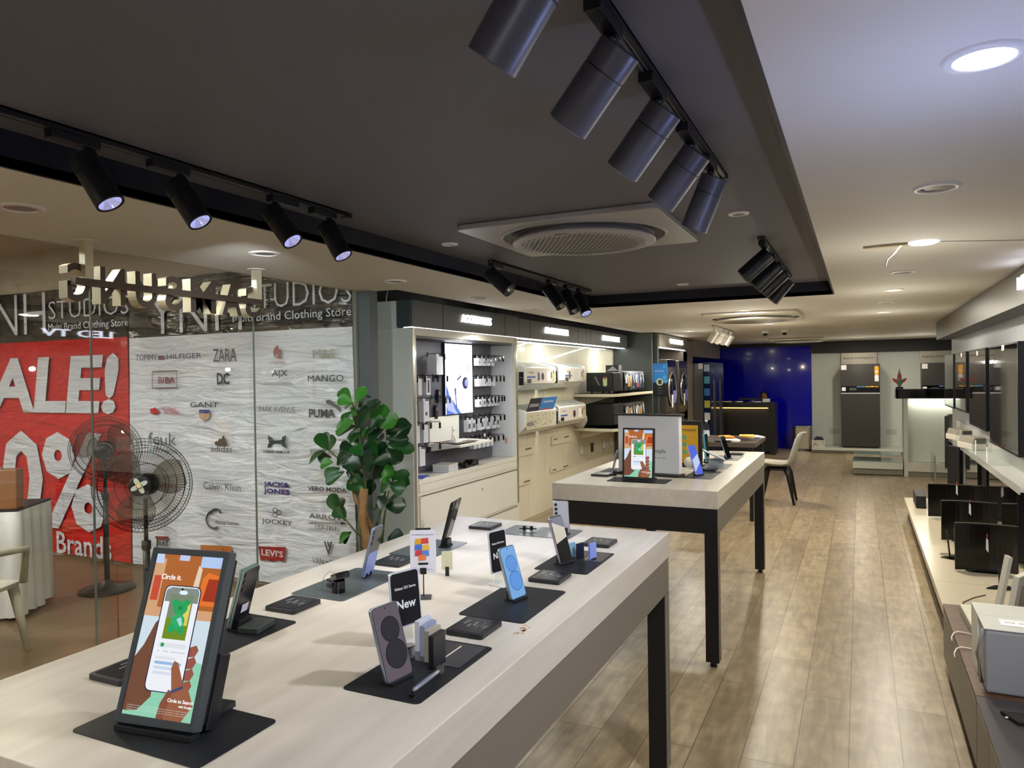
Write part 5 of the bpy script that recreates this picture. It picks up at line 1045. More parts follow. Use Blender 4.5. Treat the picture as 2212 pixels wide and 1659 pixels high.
# ================================================================== LEFT: WASHING MACHINES
t = site('washer_bay', 'beige framed bay holding stacked washing machines beside the dark partition', 'cabinet', (-3.0, 12.2, 0))
MB().use(mat('bay_beige', '#857a6b', .35)).box(-3.4, -2.75, 12.93, 13.0, 0, 2.0).box(-3.4, -2.75, 12.95, 13.52, 2.0, 2.2).box(-2.80, -2.75, 12.93, 13.5, 0, 2.0).build('side_frame', t); B('dark_end', (-2.82, -2.74, 10.861, 10.95, 0, 2.2), mat('bay_dark', '#303634', .4), t)
B('mid_shelf', (-3.4, -2.76, 10.96, 12.92, .96, .99), mat('bay_beige'), t); B('back', (-3.41, -3.40, 10.96, 12.92, 0, 2.2), BLK, t)
header('header_sign', 'brushed header block with glowing lettering above the washing machines', 10.96, 12.93, x=-2.75, za=2.03, zb=2.225, front=mat('brushed_beige', '#9c968a', .3, .3), sign=('WASHING', 12.1, .9), sz=.075)
lamp('AREA', 'bay_strip', (-2.82, 12.0, 2.0), 5, (1, .97, .88), .3)
M_WM = mat('washer_graphite', '#4a4745', .25, .4)
def washer(label, y, z, h=.85):
    t = thing('washing_machine', label, 'washing machine', (-2.95, y, z), 0, 'front loading washing machines'); MB().use(M_WM).box(-.28, .28, -.3, .3, .01, h).build('casing', t, .012, 3)
    MB().use(mat('washer_chrome', '#c9c4bc', .15, .9)).lathe([(.26, 0), (.275, .015), (.26, .03), (.235, .032), (.22, .02)], (.281, 0, h*.46), 36, XR).build('door_ring', t); MB().use(BLKG).lathe([(.22, .02), (.18, .03), (.0001, .035)], (.281, 0, h*.46), 32, XR, caps=False).build('door_glass', t)
    MB().use(BLKG).box(.281, .286, -.29, .29, h-.12, h-.01).build('control_panel', t); MB().use(mat('washer_sticker', '#7f7fd8', .4)).box(.318, .32, -.05, .14, .18, .36).use(PURE).box(.318, .3205, -.15, -.06, .1, .3).build('sticker', t); return t
washer('washing machine on the upper level, nearer one', 11.45, .991); washer('washing machine on the upper level, farther one', 12.3, .991, .84); washer('washing machine on the floor level, nearer one', 11.45, 0); washer('washing machine on the floor level, farther one', 12.3, 0)
t = thing('standing_poster', 'blue and black bubble poster hanging in front of the washing machines', 'poster', (-2.706, 10.856, 1.275), -PI/2)
MB().use(mat('poster_blue', '#2484d6', .4)).box(0, .004, -.118, .118, .21, .50).use(mat('poster_black', '#0b0c10', .4)).box(0, .004, -.118, .118, 0, .21).build('sheet', t)
mb = MB().use(mat('poster_pale', '#b8c8a8', .4)).lathe([(.055, 0), (.055, .001)], (.0042, .0, .22), 28, XR).use(BLK).box(.0055, .007, -.02, .025, .19, .25)
for k, (a, b, r_) in enumerate(((.075, .285, .028), (.09, .225, .026), (.07, .455, .022), (-.075, .45, .010))): MB().use(mat('poster_sky', '#4aa4ea', .4)).lathe([(r_, 0), (r_, .001)], (.0075+.0005*k, a, b), 24, XR).build('bubble_print', t)
text_mb(mb, 'AI Ecobubble', (.0045, -.01, .385), YR, ZR, w=.14, m=PURE, ext=.0005)
for k in range(3): text_mb(mb, ('20 years', 'AI Control', 'Warranty')[k], (.0045, .0, .13-.04*k), YR, ZR, w=.06, m=mat('faint_print'), ext=.0005)
mb.build('printed_art', t)

# ================================================================== LEFT: SIDE-BY-SIDE FRIDGES
struct(B('wall_niche', (-3.4, -2.75, 13.53, YB-.1, 1.93, 2.235), mat('niche_beige', '#8f887c', .4)))
M_FN = mat('fridge_navy_film', '#10203f', .15, coat=.5); M_FS = mat('fridge_steel', '#6a6a68', .25, .6)
def side_fridge(label, y, x1=-2.28):
    t = thing('double_door_fridge', label, 'refrigerator', (x1-.38, y, 0), 0, 'double-door fridges in navy film')
    MB().use(M_FS).box(-.36, .08, -.37, .37, .02, 1.80).build('cabinet', t, .004)
    for s_ in (-1, 1):
        d = MB().use(M_FN).box(.084, .22, min(s_*.003, s_*.368), max(s_*.003, s_*.368), .05, 1.82).build('door', t, .004); MB().use(M_FS).box(.221, .235, s_*.03-.008, s_*.03+.008, .4, 1.5).build('handle', d)
    mb = MB()
    for k, c in enumerate(('#9fb0c8', '#3f9ab0', '#2f6fae', '#b8b84a', '#d8d8d8')): mb.use(mat('film_'+c[1:], c, .4)).box(.10, .20, -.3692, -.3684, 1.65-.22*k, 1.78-.22*k)
    mb.build('film_print', t); MB().use(WHT).box(.0, .08, -.376, -.371, 1.70, 1.80).build('tape', t); MB().use(BLK).box(-.3, .3, -.35, .35, 0, .02).build('feet', t)
    return t
side_fridge('double-door fridge in navy film, nearer one left of the counter', 13.91); side_fridge('double-door fridge in navy film, farther one behind the first', 14.67, -2.30)

# ================================================================== PLANT
def fig_leaf(mb, base, d, up, L, Wd, m, curl=.25):
    d = Vector(d).normalized(); s_ = d.cross(Vector(up)).normalized(); n = s_.cross(d).normalized(); b = Vector(base)
    prof = [(0, .06), (.12, .16), (.28, .30), (.45, .42), (.62, .52), (.78, .52), (.90, .40), (1.0, .12)]
    vs = []; fs = []
    for k, (t_, w) in enumerate(prof):
        c = b + d*(L*t_) - n*(curl*L*t_*t_)
        for q in (-1, -.5, 0, .5, 1): vs.append(c + s_*(q*w*Wd) + n*(.10*Wd*abs(q)))
    for k in range(len(prof)-1):
        for q in range(4): a = k*5+q; fs.append((a, a+1, a+6, a+5))
    mb.use(m).add(vs, fs, True)
PX, PY = -2.93, 3.93
plant = thing('potted_fig_tree', 'leafy green fig tree with a knotty trunk between the near table and the grey column', 'plant', (PX, PY, 0))
MB().use(mat('pot_grey', '#4a4a48', .6)).lathe([(.13, 0), (.15, .02), (.18, .30), (.185, .32), (.165, .32), (.16, .29), (.0001, .29)], n=32, caps=False).build('pot', plant)
M_BARK = mat('bark', '#8a6a42', .8, bump=.8, bscale=45, var=.35, vscale=30)
def trunk_pt(z): return (.02*math.sin(z*7), .0, z)
mb = MB().use(M_BARK); zs = [.28+.06*i for i in range(11)]
mb.tube([(.03*math.sin(z*6), .02*math.cos(z*5), z) for z in zs], [.034-.0008*i+.006*math.sin(i*2.1) for i in range(11)], 12)
mb.tube([(.02, .01, .62), (-.04, .0, .72), (-.10, .0, .80), (-.13, -.01, .92)], [.018, .015, .012, .008], 8); mb.build('trunk', plant)
def ploc(px, py, y): p = at(px, py, y=y); return (p.x-PX, p.y-PY, p.z)
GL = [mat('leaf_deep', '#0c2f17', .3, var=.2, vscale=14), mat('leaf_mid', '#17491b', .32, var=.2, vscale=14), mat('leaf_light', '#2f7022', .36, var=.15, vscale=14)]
# leaves read off the photo: pixel of base, pixel of tip, width factor, tone
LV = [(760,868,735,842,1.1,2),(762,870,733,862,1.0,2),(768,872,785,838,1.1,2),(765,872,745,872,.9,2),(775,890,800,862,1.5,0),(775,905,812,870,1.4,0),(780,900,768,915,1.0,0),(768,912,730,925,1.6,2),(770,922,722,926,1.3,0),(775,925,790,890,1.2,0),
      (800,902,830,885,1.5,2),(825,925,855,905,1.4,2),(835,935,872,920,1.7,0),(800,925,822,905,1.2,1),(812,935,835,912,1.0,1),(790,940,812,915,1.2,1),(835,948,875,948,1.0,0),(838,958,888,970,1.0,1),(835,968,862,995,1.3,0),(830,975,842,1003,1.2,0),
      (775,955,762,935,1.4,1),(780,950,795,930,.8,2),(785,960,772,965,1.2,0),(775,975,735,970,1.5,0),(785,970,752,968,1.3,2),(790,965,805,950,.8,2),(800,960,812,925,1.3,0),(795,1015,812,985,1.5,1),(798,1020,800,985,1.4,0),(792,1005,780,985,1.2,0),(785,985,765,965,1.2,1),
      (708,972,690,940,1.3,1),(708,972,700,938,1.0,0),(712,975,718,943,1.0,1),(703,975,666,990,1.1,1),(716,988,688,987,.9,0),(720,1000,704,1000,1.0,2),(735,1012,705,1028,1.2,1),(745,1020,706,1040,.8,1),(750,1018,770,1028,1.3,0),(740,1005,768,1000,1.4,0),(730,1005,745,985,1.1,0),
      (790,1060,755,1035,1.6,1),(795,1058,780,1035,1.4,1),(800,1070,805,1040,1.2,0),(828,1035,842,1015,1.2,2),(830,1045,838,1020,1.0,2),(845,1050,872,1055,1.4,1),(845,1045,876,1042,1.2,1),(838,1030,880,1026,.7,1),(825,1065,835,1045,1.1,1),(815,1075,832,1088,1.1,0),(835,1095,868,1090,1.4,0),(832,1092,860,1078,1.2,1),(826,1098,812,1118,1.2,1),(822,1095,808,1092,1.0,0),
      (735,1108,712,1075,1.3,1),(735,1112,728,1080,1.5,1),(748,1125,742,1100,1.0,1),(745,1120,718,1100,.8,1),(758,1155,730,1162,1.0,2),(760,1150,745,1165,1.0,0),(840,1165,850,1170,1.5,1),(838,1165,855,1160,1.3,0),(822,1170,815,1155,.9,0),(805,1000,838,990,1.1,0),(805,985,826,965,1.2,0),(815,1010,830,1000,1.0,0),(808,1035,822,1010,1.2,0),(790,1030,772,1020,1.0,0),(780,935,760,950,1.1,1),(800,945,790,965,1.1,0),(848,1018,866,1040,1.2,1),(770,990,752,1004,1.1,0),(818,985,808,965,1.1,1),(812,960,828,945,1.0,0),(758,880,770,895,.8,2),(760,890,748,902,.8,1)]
mb = MB(); mb2 = MB().use(mat('stem_green', '#4c5a28', .6))
for k, (bx, by, tx, ty, wf, tone) in enumerate(LV):
    yb_ = PY + random.uniform(-.14, .14); yt = yb_ + random.uniform(-.05, .05)
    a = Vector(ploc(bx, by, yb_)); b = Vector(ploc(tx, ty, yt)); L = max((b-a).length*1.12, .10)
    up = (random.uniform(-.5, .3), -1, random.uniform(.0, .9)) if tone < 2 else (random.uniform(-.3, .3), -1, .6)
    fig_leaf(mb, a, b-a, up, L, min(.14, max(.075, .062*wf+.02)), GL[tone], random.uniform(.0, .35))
mb.build('foliage', plant)
for pts in ([(795, 1165), (790, 1060), (785, 1000), (775, 940), (768, 880)], [(800, 1100), (808, 1040), (800, 980), (790, 930)], [(812, 1140), (826, 1090), (838, 1040), (832, 975), (836, 930)], [(790, 1060), (760, 1020), (730, 990), (710, 972)], [(800, 1175), (765, 1145), (745, 1120), (733, 1105)], [(825, 1175), (830, 1120), (840, 1060)], [(785, 1010), (760, 1010), (740, 1010)], [(765, 880), (758, 868)]):
    P3 = [ploc(x, y, PY+.01) for x, y in pts]; mb2.tube(P3, [.009*(1-.6*i/(len(P3)-1)) for i in range(len(P3))], 7)
mb2.build('branches', plant)

# ================================================================== BACK OF THE SHOP
M_CTR = mat('counter_dark', '#14100d', .3); M_CTRE = mat('counter_edge', '#3a342e', .35)
t = site('service_counter', 'dark service counter with a warm light strip, before the blue wall', 'counter', (-2.1, 15.5, 0))
m = MB().use(M_CTR); m.box(-2.98, -1.60, 15.28, 15.6, .05, .925); m.build('body', t)
m = MB().use(M_CTR).box(-1.60, -1.50, 15.10, 15.66, .001, 1.03); m.build('end_panel', t, .003); B('worktop', (-3.0, -1.6005, 15.10, 15.66, .93, 1.03), M_CTR, t, .003)
B('light_strip', (-2.95, -1.64, 15.24, 15.262, .905, .9295), mat('warm_led', '#ffdf9a', emit=1.0, ecol='#b58a45'), t)
o = lamp('AREA', 'counter_strip', (-2.3, 15.20, .915), 3.0, (1, .78, .42), .05, (0, .25, -1)); o.data.shape = 'RECTANGLE'; o.data.size = 1.3; o.data.size_y = .03
t = thing('desk_monitor', 'low dark monitor on the service counter before the person', 'monitor', (-1.95, 15.35, 1.031)); MB().use(BLK).box(-.26, .26, 0, .02, .045, .075).box(-.26, .26, -.001, 0, .04, .078).build('panel', t); MB().use(GREY).box(-.08, .08, -.05, .06, 0, .01).box(-.02, .02, .0, .015, .01, .05).build('stand', t)
for i, (x, c, w) in enumerate(((-2.88, '#c9a870', .12), (-2.45, '#d9c9a0', .22), (-2.2, '#e8e4dc', .14), (-1.86, '#e4dcd0', .16))):
    t = thing('paper_stack', ['small tan papers at the left end of the service counter', 'buff papers left of the counter monitor', 'white papers just left of the counter monitor', 'white papers in front of the counter monitor'][i], 'papers', (x, 15.22, 1.031), .1*i, 'papers on the service counter')
    m = MB().use(mat('paper_'+c[1:], c, .7))
    for k in range(3): m.xf(Matrix.Rotation(.2*k, 4, 'Z')); m.box(-w/2, w/2, -.07, .07, .007*k, .007*k+.006)
    m.build('sheets', t)
t = thing('card_terminal', 'white device at the right end of the service counter', 'device', (-1.68, 15.25, 1.031), .2); MB().use(WHT).prism([(-.06, 0), (.06, 0), (.06, .05), (-.06, .07)], -.07, .07, 'x').build('casing', t, .004); MB().use(GREY).box(-.05, .05, -.05, .0, .06, .066).build('keypad', t)
for i, x in enumerate((-2.93, -2.86)):
    t = thing('sanitizer_bottle', ['left small white pump bottle behind the navy fridges', 'right small white pump bottle behind the navy fridges'][i], 'bottle', (x+.02, 15.5, 1.031), 0, 'pump bottles'); MB().use(WHT).lathe([(.02, 0), (.022, .08), (.008, .09), (.008, .12)], n=14).build('bottle', t); MB().use(PURE).box(-.004, .03, -.006, .006, .12, .13).build('pump', t)
# person behind the counter: seated, dark shirt, only the head shows
def person():
    t = thing('person', 'person with dark hair seated behind the service counter, only the head showing', 'person', (-1.83, 16.2, 0), 0)
    me = bpy.data.meshes.new('body'); J = [((0, 0, .50), .13), ((0, .0, .68), .14), ((0, 0, .86), .16), ((0, 0, .97), .06), ((0, -.01, 1.03), .05),
        ((-.17, 0, .90), .055), ((-.22, -.04, .68), .045), ((-.16, -.20, .60), .036), ((.17, 0, .90), .055), ((.22, -.04, .68), .045), ((.16, -.20, .60), .036),
        ((-.09, -.02, .47), .09), ((-.12, -.36, .46), .065), ((-.12, -.38, .12), .045), ((-.12, -.48, .04), .035), ((.09, -.02, .47), .09), ((.12, -.36, .46), .065), ((.12, -.38, .12), .045), ((.12, -.48, .04), .035)]
    E_ = [(0, 1), (1, 2), (2, 3), (3, 4), (2, 5), (5, 6), (6, 7), (2, 8), (8, 9), (9, 10), (0, 11), (11, 12), (12, 13), (13, 14), (0, 15), (15, 16), (16, 17), (17, 18)]
    me.from_pydata([j[0] for j in J], E_, []); o = bpy.data.objects.new('body', me); COL.objects.link(o)
    md = o.modifiers.new('skin', 'SKIN'); 
    for sv, j in zip(me.skin_vertices[0].data, J): sv.radius = (j[1], j[1]*.8)
    me.skin_vertices[0].data[0].use_root = True; o.modifiers.new('sub', 'SUBSURF').levels = 1
    dg = bpy.context.evaluated_depsgraph_get(); nm = bpy.data.meshes.new_from_object(o.evaluated_get(dg)); bpy.data.objects.remove(o)
    SK = mat('skin', '#8a5a40', .5); mb = MB().use(mat('dark_shirt', '#1b1c22', .8)); mb.add([v.co for v in nm.vertices], [tuple(p.vertices) for p in nm.polygons], True)
    c = (0, -.02, 1.105); mb.use(SK).ball(c, .085, 18, (.82, .95, 1.22)).ball((0, -.10, 1.09), .014, 8, (.8, 1, 1.3))
    for s_ in (-1, 1): mb.ball((s_*.072, -.01, 1.10), .018, 8, (.4, .8, 1.2)); mb.use(BLK).ball((s_*.028, -.096, 1.115), .008, 8, (1.3, .5, .8)).box(s_*.028-.014, s_*.028+.014, -.104, -.092, 1.130, 1.134).use(SK)
    for s_ in (-1, 1):
        mb.use(SK).ball((s_*.16, -.25, .59), .035, 8, (.8, 1.2, .5))
        for f_ in range(4): mb.tube([(s_*(.135+.016*f_), -.28, .59), (s_*(.135+.016*f_), -.325+.006*abs(f_-1.5), .585), (s_*(.135+.016*f_), -.345+.006*abs(f_-1.5), .57)], .0075, 6)
        mb.tube([(s_*.13, -.25, .585), (s_*.105, -.28, .58), (s_*.1, -.30, .575)], .009, 6)
    mb.use(mat('lips', '#6e3a32', .5)).ball((0, -.094, 1.062), .02, 8, (1.1, .3, .3)); mb.build('body', t)
    MB().use(mat('hair_black', '#0b0908', .6)).ball((0, .005, 1.135), .092, 18, (.86, .95, .98)).build('hair', t)
    return t
person()
t = thing('office_stool', 'dark stool behind the service counter', 'stool', (-1.83, 16.24, 0)); MB().use(BLK).lathe([(.17, .36), (.18, .39), (.0001, .395)], n=24).build('seat', t); MB().use(BLK).cyl((0, 0, .02), (0, 0, .36), .025).build('post', t); MB().use(BLK).lathe([(.2, 0), (.2, .015), (.02, .03)], n=24).build('base', t)
t = thing('waste_bin', 'tall brushed steel pedal bin against the blue wall', 'bin', (-1.08, 16.29, 0)); MB().use(mat('bin_steel', '#b3ab98', .28, .9)).prism(rrect(.36, .2, .06), .03, .47).build('body', t); MB().use(mat('bin_steel')).prism(rrect(.37, .21, .06), .472, .50).build('lid', t, .006); MB().use(BLK).prism(rrect(.37, .22, .06), 0, .03).build('base', t); MB().use(SILV).prism(rrect(.14, .08, .03, 4, 0, -.14), .01, .02).build('pedal', t)
# grey low table with papers and bottle
t = thing('side_table', 'dark low table behind the far display table with papers and a bottle on it', 'table', (-1.40, 8.65, 0)); MB().use(mat('side_table_top', '#4b443e', .25)).box(-.42, .38, -.42, .55, .80, .85).build('table_top', t, .002)
for x in (-.38, .33):
    for y in (-.38, .5): MB().use(BLK).box(x-.02, x+.02, y-.02, y+.02, 0, .80).build('leg', t)
t = thing('water_bottle', 'clear plastic water bottle with a white cap on the dark low table', 'bottle', (-1.56, 8.35, .851)); MB().use(M_PANE).lathe([(.032, 0), (.034, .02), (.031, .08), (.034, .12), (.033, .16), (.014, .20), (.014, .215)], n=20).build('bottle', t); MB().use(WHT).lathe([(.016, .216), (.016, .236), (.0001, .237)], n=16).build('cap', t); MB().use(mat('bottle_label', '#b9bfd0', .3)).lathe([(.0345, .06), (.0345, .12)], n=20, caps=False).build('label', t)
for i, (x, y, c, a) in enumerate(((-1.36, 8.45, '#d98a22', .3), (-1.16, 8.62, '#e8a83a', -.4), (-1.29, 8.40, '#ece8e0', .1), (-1.09, 8.92, '#d8d4e4', .6))):
    t = thing('paper_stack', ['orange folder on the dark low table, left', 'crumpled yellow leaflet on the dark low table', 'white papers under the yellow leaflet', 'pale crumpled paper at the right of the papers'][i], 'papers', (x, y, .851 + (.032 if i < 2 else .0)), a, 'papers on the dark low table'); m = MB().use(mat('paper_'+c[1:], c, .6))
    for k in range(3): m.xf(Matrix.Rotation(.3*k, 4, 'Z') @ Matrix.Rotation(.06*k, 4, 'X')); m.box(-.08, .08, -.05, .05, .008*k, .008*k+.004)
    m.build('sheets', t)
t = thing('tablet', 'black tablet edge lying before the papers on the low table', 'tablet', (-1.37, 8.28, .851)); MB().use(BLK).prism(rrect(.16, .1, .01), 0, .018).build('casing', t, .002)

# chair in the aisle
t = thing('shell_chair', 'grey plastic shell chair with black legs standing in the aisle', 'chair', (-.93, 9.62, 0), math.radians(-90))
# local: seat faces -Y, backrest toward +Y
M_SH = mat('shell_grey', '#a9a79f', .4); prof = [(-.21, .455), (-.16, .462), (-.05, .452), (.07, .448), (.14, .465), (.185, .51), (.215, .60), (.245, .70), (.275, .80), (.31, .86), (.335, .875)]
wds = [.19, .21, .225, .22, .21, .20, .195, .19, .17, .13, .09]; mb = MB().use(M_SH); vs = []; nq = 11
for (y, z), w in zip(prof, wds):
    for q in range(nq): u = -1+2*q/(nq-1); cup = .05*u*u if z < .5 else -.0; vs.append((w*u, y - (.06*u*u if z > .5 else 0), z + cup))
k = len(vs); fs = [(a*nq+q, a*nq+q+1, (a+1)*nq+q+1, (a+1)*nq+q) for a in range(len(prof)-1) for q in range(nq-1)]
vs += [(v[0], v[1]+(.010 if i//nq > 4 else 0), v[2]-(.010 if i//nq <= 4 else 0)) for i, v in enumerate(vs)]
fs += [tuple(q+k for q in f) for f in fs]
bd = [q for q in range(nq)] + [a*nq+nq-1 for a in range(1, len(prof))] + [(len(prof)-1)*nq+q for q in range(nq-2, -1, -1)] + [a*nq for a in range(len(prof)-2, 0, -1)]
fs += [(bd[i], bd[(i+1) % len(bd)], bd[(i+1) % len(bd)]+k, bd[i]+k) for i in range(len(bd))]
sh = mb.add(vs, fs, True).build('shell_seat', t)
MB().use(mat('seat_pad', '#8d837c', .6)).prism(rrect(.34, .30, .1, 6, 0, -.03), .462, .478).build('cushion', t, .006)
MB().use(BLK).prism(rrect(.30, .26, .03, 4, 0, 0), .405, .435).build('seat_frame', t, .004)
for sx in (-1, 1):
    for sy in (-1, 1): MB().use(mat('leg_black', '#0d0b0b', .45)).tube([(sx*.13, sy*.10, .43), (sx*.155, sy*.135, .36), (sx*.20, sy*.20, .002)], [.034, .030, .013], 8).build('leg', t)

# refrigerator platform, fridge, second fridge
M_PLAT = mat('platform_white', '#c9cabc', .15, coat=.3)
t = site('display_platform', 'low glossy platform carrying the dark refrigerator at the back', 'platform', (-.05, 16.1, 0)); MB().use(M_PLAT).box(-.885, 1.85, 15.80, YB-.002, .055, .105).build('top_slab', t, .003); MB().use(mat('platform_base', '#8e8a7c', .4)).box(-.885, .74, 15.83, YB-.002, .008, .0548).build('base', t); B('toe_kick', (-.88, .73, 15.85, YB-.01, 0, .0078), BLK, t)
M_RF = mat('fridge_graphite', '#3b3835', .35, .35, var=.05, vscale=60)
def top_fridge(label, x, y, zb=.106, W_=.69, H_=1.65, group='dark top-mount refrigerators', full=True):
    t = thing('refrigerator', label, 'refrigerator', (x, y, zb), 0, group)
    MB().use(mat('fridge_side', '#55524e', .4)).box(-W_/2+.005, W_/2-.005, .06, .42, .02, H_-.005).build('cabinet', t); MB().use(BLK).box(-W_/2+.02, W_/2-.02, .02, .4, 0, .02).build('foot_plinth', t)
    d1 = MB().use(M_RF).box(-W_/2, W_/2, 0, .055, .03, H_-.585).build('lower_door', t, .004); d2 = MB().use(M_RF).box(-W_/2, W_/2, 0, .055, H_-.565, H_).build('upper_door', t, .004)
    B('chrome_strip', (-W_/2, W_/2, -.006, .05, H_-.584, H_-.566), mat('chrome_strip', '#e8e4ea', .12, .9, emit=.15), t)  # weak glow mixed into the chrome to brighten it; no lamp inside
    mb = MB().use(BLKG).box(-W_/2+.003, W_/2-.003, -.002, -.0005, H_-.55, H_-.43)
    for k, c in enumerate(('#6a86d8', '#3a9aa0', '#d8a020', '#e0b030', '#d89020')): mb.use(mat('band_'+c[1:], c, .4)).box(-.06+.078*k, .01+.078*k, -.004, -.0022, H_-.455, H_-.435)
    mb.use(PURE).prism(rrect(.07, .07, .01, 3, -W_/2+.05, H_-.49), -.0035, -.0022, 'y'); text_mb(mb, '20 year warranty', (-.13, -.003, H_-.475), XR, ZR, w=.12, m=PURE, ext=.0004); text_mb(mb, 'Digital Inverter', (-.13, -.003, H_-.505), XR, ZR, w=.12, m=PURE, ext=.0004); mb.build('info_band', t)
    mb = MB().use(PURE).box(-W_/2+.004, -W_/2+.10, -.003, -.0006, H_-.11, H_-.015).box(W_/2-.09, W_/2-.02, -.003, -.0006, H_-.34, H_-.22); mb.use(mat('energy_orange', '#e8a820', .4)).prism(rrect(.075, .18, .03, 4, W_/2-.055, H_-.13), -.004, -.0006, 'y').use(PURE).lathe([(.02, 0), (.02, .001)], (W_/2-.055, -.0045, H_-.15), 16, NY); mb.build('stickers', t)
    return t
top_fridge('dark grey top-mount refrigerator with an orange energy label on the back platform', .01, 15.92)
top_fridge('black refrigerator partly hidden behind the dark-topped divider counter', 1.42, 16.02, .106)
for i, (x0, x1) in enumerate(((-.335, .315), (1.07, 1.74))):
    t = site('fridge_sign', ['grey sign strip reading AI Refrigerator above the central fridge', 'grey sign strip reading AI Refrigerator above the right fridge'][i], 'sign', ((x0+x1)/2, 16.44, 1.8), 'refrigerator sign strips'); B('board', (x0, x1, 16.40, 16.44, 1.76, 1.99), mat('sign_silver', '#a9a494', .35, .3), t)
    mb = MB(); text_mb(mb, 'Bespoke AI Refrigerator', ((x0+x1)/2+.0, 16.398, 1.88), XR, ZR, w=min(.58, x1-x0-.04), m=mat('sign_ink', '#4a4a48', .5), ext=.001, bold=.01); mb.build('lettering', t)
t = thing('gift_basket', 'small patterned box with navy packs on the left end of the back platform', 'box', (-.76, 15.93, .106)); m = MB().use(mat('box_pattern', '#d8d2c4', .6)).box(-.12, .12, -.09, .09, 0, .14)
for k in range(40): a = random.uniform(-.11, .1); b = random.uniform(.01, .12); m.use(mat('pattern_dark', '#4a443e', .6)).box(a, a+.012, -.0912, -.0902, b, b+.01)
m.build('carton', t); MB().use(mat('navy_pack', '#1c2040', .5)).prism([(-.1, .14), (.1, .14), (.07, .2), (-.04, .21)], -.06, .06, 'y').build('pack', t)
for i, x in enumerate((-.47, .58)):
    t = thing('floor_socket', ['faint wall outlet cover left of the refrigerator', 'faint wall outlet cover right of the refrigerator'][i], 'socket', (x, YB-.001, .33), 0, 'wall outlet covers'); MB().use(mat('outlet_grey', '#b4b4a8', .4)).box(-.11, .08, -.004, 0, 0, .11).build('cover', t)
# glass-topped step and divider counter
t = site('glass_step', 'low white step with a green glass top before the divider counter', 'platform', (.25, 12.9, 0)); MB().use(M_PLAT).box(-.11, .585, 12.60, 13.3, .10, .20).build('slab', t, .003); MB().use(mat('step_base', '#7d7a6c', .4)).box(-.10, .585, 12.63, 13.28, .012, .0995).build('base', t); B('toe_kick', (-.09, .58, 12.66, 13.2, 0, .0115), BLK, t)
MB().use(mat('green_glass', '#8fb0a4', .05, coat=.5)).box(-.10, .58, 12.61, 13.29, .2005, .212).build('glass_top', t); B('upper_glass', (-.10, .58, 12.75, 13.29, .30, .308), mat('green_glass'), t); B('glass_riser', (.28, .29, 12.76, 13.28, .2125, .2995), M_PANE, t)
t = site('divider_counter', 'tall white divider counter with a thick black top and a light under it', 'counter', (.85, 12.85, 0))
MB().use(BLKG).prism([(.50, 12.62), (.53, 12.60), (1.7, 12.60), (1.7, 13.1), (.50, 13.1)], 1.185, 1.33).build('black_top', t, .004); MB().use(mat('counter_shade_white', '#c4c6bb', .3)).box(.60, .655, 12.60, 13.05, .001, 1.184).build('end_upright', t); B('front_panel', (.655, 1.69, 12.72, 12.78, .22, 1.184), mat('divider_front', '#c9cdc0', .3), t)
MB().use(M_PLAT).box(.656, 1.69, 12.60, 12.719, .08, .21).build('base_step', t); B('base_dark', (.656, 1.69, 12.62, 12.719, 0, .079), mat('step_base'), t)
B('under_light', (.67, 1.68, 12.66, 12.69, 1.172, 1.184), mat('soft_led', '#fffff0', emit=3), t)
o = lamp('AREA', 'divider_light', (1.17, 12.66, 1.165), 3.2, (1, 1, .9), .05, (0, .25, -1)); o.data.shape = 'RECTANGLE'; o.data.size = .95; o.data.size_y = .03
t = thing('trophy', 'crystal trophy with red and green wings on the divider counter', 'trophy', (.555, 12.78, 1.331)); MB().use(BLKG).box(-.05, .05, -.03, .03, 0, .03).build('plinth', t)
MB().use(mat('crystal', '#c8d0dc', .05, .4)).lathe([(.02, .03), (.035, .08), (.03, .2), (.005, .31)], n=6, smooth=False).build('spire', t); MB().use(mat('trophy_red', '#b02a22', .3)).prism([(-.02, .06), (-.09, .13), (-.10, .17), (-.02, .14)], -.008, .008, 'y').prism([(.02, .06), (.09, .13), (.10, .17), (.02, .14)], -.008, .008, 'y').prism([(-.03, .17), (.03, .15), (.02, .24), (-.01, .24)], -.037, -.03, 'y').build('red_wings', t); MB().use(mat('trophy_green', '#1f7a3a', .3)).prism([(-.03, .08), (.03, .07), (.03, .13), (-.02, .14)], -.042, -.036, 'y').build('green_panel', t)
t = site('glass_post', 'short clear glass upright on the floor before the divider counter', 'glass panel', (.93, 12.2, 0)); B('pane', (.925, .935, 11.6, 12.3, .02, .42), M_PANE, t); B('edge', (.922, .938, 11.595, 11.6, .0, .42), SILV, t)

# ================================================================== RIGHT WALL
M_TV = mat('tv_black', '#0c0d12', .3); M_SCR = mat('tv_mirror_screen', '#0a0908', .045, spec=1.0, coat=1.0)
def tv(label, x, ya, yb, za, zb, group, th=.05, name='television'):
    t = site(name, label, 'television', (x+th, (ya+yb)/2, za), group)
    MB().use(M_TV).box(x+.002, x+th, ya, yb, za, zb).build('casing', t, .002); m = MB().use(mat('tv_bezel', '#16171c', .35)); b = .012
    m.box(x-.001, x+.0019, ya, ya+b, za, zb).box(x-.001, x+.0019, yb-b, yb, za, zb).box(x-.001, x+.0019, ya+b, yb-b, za, za+b*1.4).box(x-.001, x+.0019, ya+b, yb-b, zb-b, zb); m.build('bezel', t)
    MB().use(M_SCR).box(x+.0003, x+.0015, ya+b, yb-b, za+b*1.4, zb-b).build('screen', t)
    if x+th < XW-.01 and name == 'television': MB().use(BLK).box(x+th, XW-.001, (ya+yb)/2-.15, (ya+yb)/2+.15, (za+zb)/2-.1, (za+zb)/2+.1).build('wall_mount', t)
    return t
